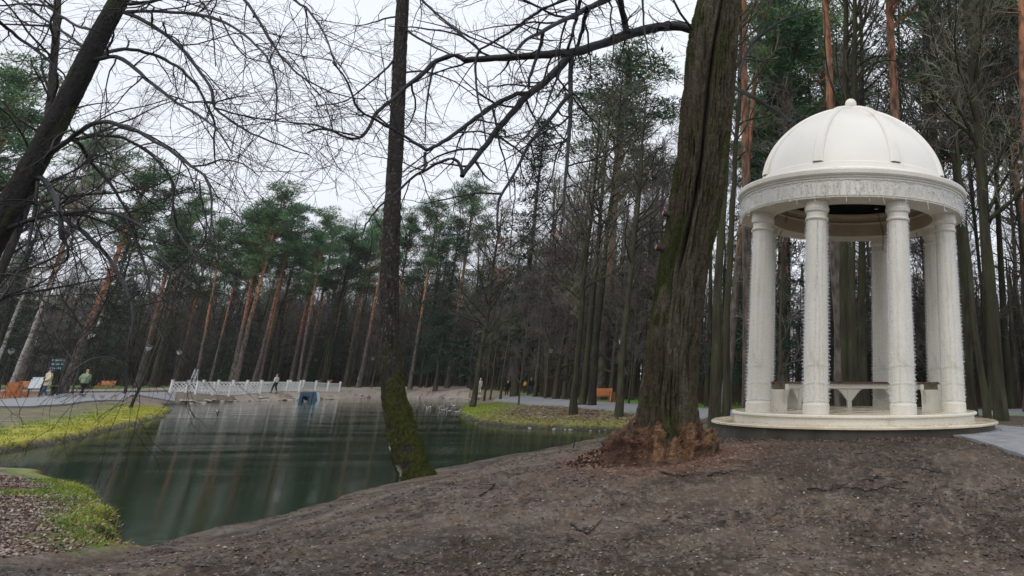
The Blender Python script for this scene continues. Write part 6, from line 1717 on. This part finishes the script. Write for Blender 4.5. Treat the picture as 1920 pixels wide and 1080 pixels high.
tag(b.build('scattered_leaves', [M['leafA'], M['leafB']], kind='stuff', smooth=False), 'stray dead leaves trodden into the mud', 'leaves')
b = MB(); x, y, z = onmud(7000, g)
for a_, c_, d_ in zip(x, y, z):
    L = g.uniform(.03, .16); az = g.uniform(0, 6.28); e1 = np.array([a_ + L * math.cos(az), c_ + L * math.sin(az), d_ + .008]); b.tube([(a_, c_, d_ + .006), (np.array([a_, c_, d_ + .012]) + e1) / 2 + g.normal(0, .006, 3), e1], [.0022, .0022, .0015], 3)
tag(b.build('twig_litter', M['twig'], kind='stuff'), 'tiny broken twigs littering the mud', 'twigs')
# larger fallen twigs one can point to
zt = 1020 / 1920
for pl, lab in (([(640, 245), (690, 252), (750, 251)], 'fallen twig lying on the mud just right in front of the old tree'), ([(800, 257), (850, 250), (905, 238)], 'fallen twig between the old tree and the middle of the mud'),
                ([(1155, 298), (1230, 305), (1300, 289)], 'dark fallen stick lying left of the longest one'), ([(1310, 300), (1400, 315), (1505, 303)], 'longest dark fallen stick on the mud in front of the gazebo'),
                ([(1375, 276), (1400, 265), (1432, 261)], 'short bent twig just above the longest stick'), ([(320, 425), (375, 461), (430, 415)], 'forked fallen twig in the left middle of the mud'),
                ([(1560, 232), (1600, 240), (1620, 248)], 'small twig lying nearest the right side of the gazebo front'), ([(0, 320), (30, 305), (55, 282)], 'twig lying at the crest of the mud left of the old tree')):
    P_ = resample(np.array([G(x_ * zt + 900, y_ * zt + 760) for x_, y_ in pl]), 9); P_[:, 2] = H(P_[:, 0], P_[:, 1], True) + .018
    P_[1:-1] += g.normal(0, .008, (7, 3)); b = MB(); b.tube(P_, np.linspace(.011, .005, 9), 6)
    for t_ in (3, 5, 6): b.tube([P_[t_], P_[t_] + np.array([g.normal(0, .05), g.normal(0, .05), .02]), P_[t_] + np.array([g.normal(0, .10), g.normal(0, .10), .02])], [.005, .004, .003], 5)
    o = b.build('fallen_twig', M['twig']); tag(o, lab, 'twig', 'fallen twigs on the mud')
# dark debris heap left of the old tree foot
b = MB(); n_ = 2600; r_ = np.abs(g.normal(0, .26, n_)); a_ = g.uniform(0, 6.28, n_); x = TB[0] - 1.0 + r_ * np.cos(a_) * 1.25; y = TB[1] + .05 + r_ * np.sin(a_); z = H(x, y) + .20 * np.exp(-r_ ** 2 / .10) * g.random(n_)
leaves(b, x, y, z, .035, g, 0, .8)
tag(b.build('leaf_pile', M['leafA'], kind='stuff', smooth=False), 'heap of dark dead leaves left of the old tree foot', 'leaves')
b = MB(); r_ = g.uniform(.75, 1.5, 2600); a_ = g.uniform(0, 6.28, 2600); x = TB[0] + r_ * np.cos(a_); y = TB[1] + r_ * np.sin(a_); z = H(x, y, True)
octa(b, x, y, z, g.gamma(2, .006, 2600) + .006, g, 0, .4)
tag(b.build('wood_crumbs', M['leafA'], kind='stuff', smooth=False), 'reddish wood crumbs strewn round the old tree', 'wood crumbs')
# crumbs lying on the heap itself, leaves gathered against the plinth
b = MB(); hv = np.array([v_.co[:] for v_ in bpy.data.objects['root_flare'].data.vertices]); n_ = 5200; ii_ = g.integers(0, len(hv), n_); P_ = hv[ii_] + g.normal(0, .012, (n_, 3))
octa(b, P_[:, 0], P_[:, 1], P_[:, 2], g.gamma(2, .0035, n_) + .004, g, 0, .5)
world_child(b.build('wood_crumbs', M['rotcrumb'], kind='stuff', smooth=False), otree)
b = MB(); n_ = 900; a_ = g.uniform(math.pi, 2 * math.pi, n_); r_ = 2.90 + np.abs(g.normal(0, .12, n_)); x = GZ[0] + r_ * np.cos(a_); y = GZ[1] + r_ * np.sin(a_); leaves(b, x, y, H(x, y, True), .024, g, 0, .6)
a_ = g.uniform(0, 2 * math.pi, 130); r_ = g.uniform(2.55, 2.88, 130); leaves(b, GZ[0] + r_ * np.cos(a_), GZ[1] + r_ * np.sin(a_), np.full(130, .85), .022, g, 1, .2)
a_ = g.uniform(0, 2 * math.pi, 110); r_ = 2.4 * np.sqrt(g.random(110)); leaves(b, GZ[0] + r_ * np.cos(a_), GZ[1] + r_ * np.sin(a_), np.full(110, FZ + .006), .022, g, 1, .2)
tag(b.build('gathered_leaves', [M['leafA'], M['leafB']], kind='stuff', smooth=False), 'dead leaves blown against and onto the gazebo steps', 'leaves')
# reed stems on the near bank, upright stick by the old tree
tw = MB()
for px, py in ((165, 912), (172, 918), (182, 925), (190, 935), (176, 921), (186, 930)):
    p = G(px, py); d = (g.uniform(0, .5), g.normal(0, .2), 1); s_ = walk(p, d, g.uniform(.35, .8), 5, .06, (0, 0, 0), g); tw.tube(s_, np.linspace(.006, .003, 6), 4)
tag(tw.build('dry_stems', M['twig'], kind='stuff'), 'few dry dark stems rising from the rim of the near bank', 'stems')
p = G(1074, 842); b = MB(); b.tube([p - np.array([0, 0, .03]), p + np.array([.02, 0, .12]), p + np.array([.045, 0, .22])], [.012, .010, .006], 5); tag(b.build('upright_stick', M['twig']), 'short dark stick stuck upright in the mud left of the old tree', 'stick')
# moss tufts on the mossy tree
b = MB(); nvv, nuu = BP.shape[:2]; n_ = 26000
i_ = (g.random(n_) ** 1.5 * nvv * .42).astype(int); j_ = g.integers(0, nuu, n_); S_ = i_ / nvv * np.linalg.norm(np.diff(cp2, axis=0), axis=1).sum(); A_ = j_ * 2 * math.pi / nuu
mw = sst(-.35, .35, np.cos(A_ - R(-40)) * .6 + (cyl_noise(A_, S_, 9, 3.2, 5, 431, .6) - .5) * 4.2 - .42 + sst(3.2, 1.4, S_) * .42) * sst(4.4, 1.5, S_)
kp = g.random(n_) < mw; P_ = BP[i_[kp], j_[kp]]; C_m = BP[i_[kp]].mean(axis=1); N_ = P_ - C_m; N_ /= np.linalg.norm(N_, axis=1, keepdims=True)
d_ = N_ + g.normal(0, .4, N_.shape) + np.array([0, 0, -.15]); d_ /= np.linalg.norm(d_, axis=1, keepdims=True); s_ = np.cross(d_, g.normal(0, 1, d_.shape)); s_ /= np.linalg.norm(s_, axis=1, keepdims=True)
P_ = P_ + g.normal(0, .006, P_.shape)
b.add(np.stack([P_ - s_ * .005, P_ + s_ * .005, P_ + d_ * g.uniform(.012, .04, (len(P_), 1))], 1).reshape(-1, 3), None, np.arange(len(P_) * 3).reshape(-1, 3))
world_child(b.build('moss', M['moss'], kind='stuff'), btree)
# moss on the old tree
b = MB(); nvv, nuu = OP.shape[:2]; n_ = 30000
i_ = g.integers(int(nvv * .12), nvv - 1, n_); j_ = g.integers(0, nuu, n_); S_ = i_ / nvv * np.linalg.norm(np.diff(cp, axis=0), axis=1).sum(); A_ = j_ * 2 * math.pi / nuu
kp = g.random(n_) < sst(.54, .66, cyl_noise(A_, S_, 7, 1.3, 4, 231)) * .8
P_ = OP[i_[kp], j_[kp]]; N_ = P_ - OP[i_[kp]].mean(axis=1); N_ /= np.linalg.norm(N_, axis=1, keepdims=True)
d_ = N_ + g.normal(0, .5, N_.shape); d_ /= np.linalg.norm(d_, axis=1, keepdims=True); s_ = np.cross(d_, g.normal(0, 1, d_.shape)); s_ /= np.linalg.norm(s_, axis=1, keepdims=True)
b.add(np.stack([P_ - s_ * .006, P_ + s_ * .006, P_ + d_ * g.uniform(.01, .035, (len(P_), 1))], 1).reshape(-1, 3), None, np.arange(len(P_) * 3).reshape(-1, 3))
world_child(b.build('moss', M['moss'], kind='stuff'), otree)
# clinging dry leaves on the old tree's hanging twigs
b = MB()
for px, py, n_ in ((940, 458, 26), (940, 513, 34), (1055, 432, 10), (700, 505, 6)):
    c0 = W(px, py, OY - 3.6); P_ = c0 + g.normal(0, .045, (n_, 3)); 
    for p_ in P_: leaves(b, p_[:1], p_[1:2], p_[2:3], .03, g, 0, 1.5)
    b.tube([c0, c0 + np.array([.01, 0, .25]), c0 + np.array([-.02, .02, .5])], [.003] * 3, 3, m=0)
world_child(b.build('dry_leaves', M['leafA'], kind='stuff', smooth=False), otree)

# ------------------------------------------------------------------ damp winter air
hz = MB(); hz.box((-20, 40, 14.5), (900, 900, 35))
mh = bpy.data.materials.new('haze'); mh.use_nodes = True; th_ = mh.node_tree; th_.nodes.clear()
oh = th_.nodes.new('ShaderNodeOutputMaterial'); vh = th_.nodes.new('ShaderNodeVolumePrincipled')
vh.inputs['Color'].default_value = (.93, .96, 1.0, 1); vh.inputs['Density'].default_value = 0.00018; vh.inputs['Anisotropy'].default_value = .2
th_.links.new(vh.outputs[0], oh.inputs['Volume'])
ho = hz.build('haze', mh, kind='stuff', smooth=False); tag(ho, 'thin pale winter haze over the pond and the wood', 'haze')
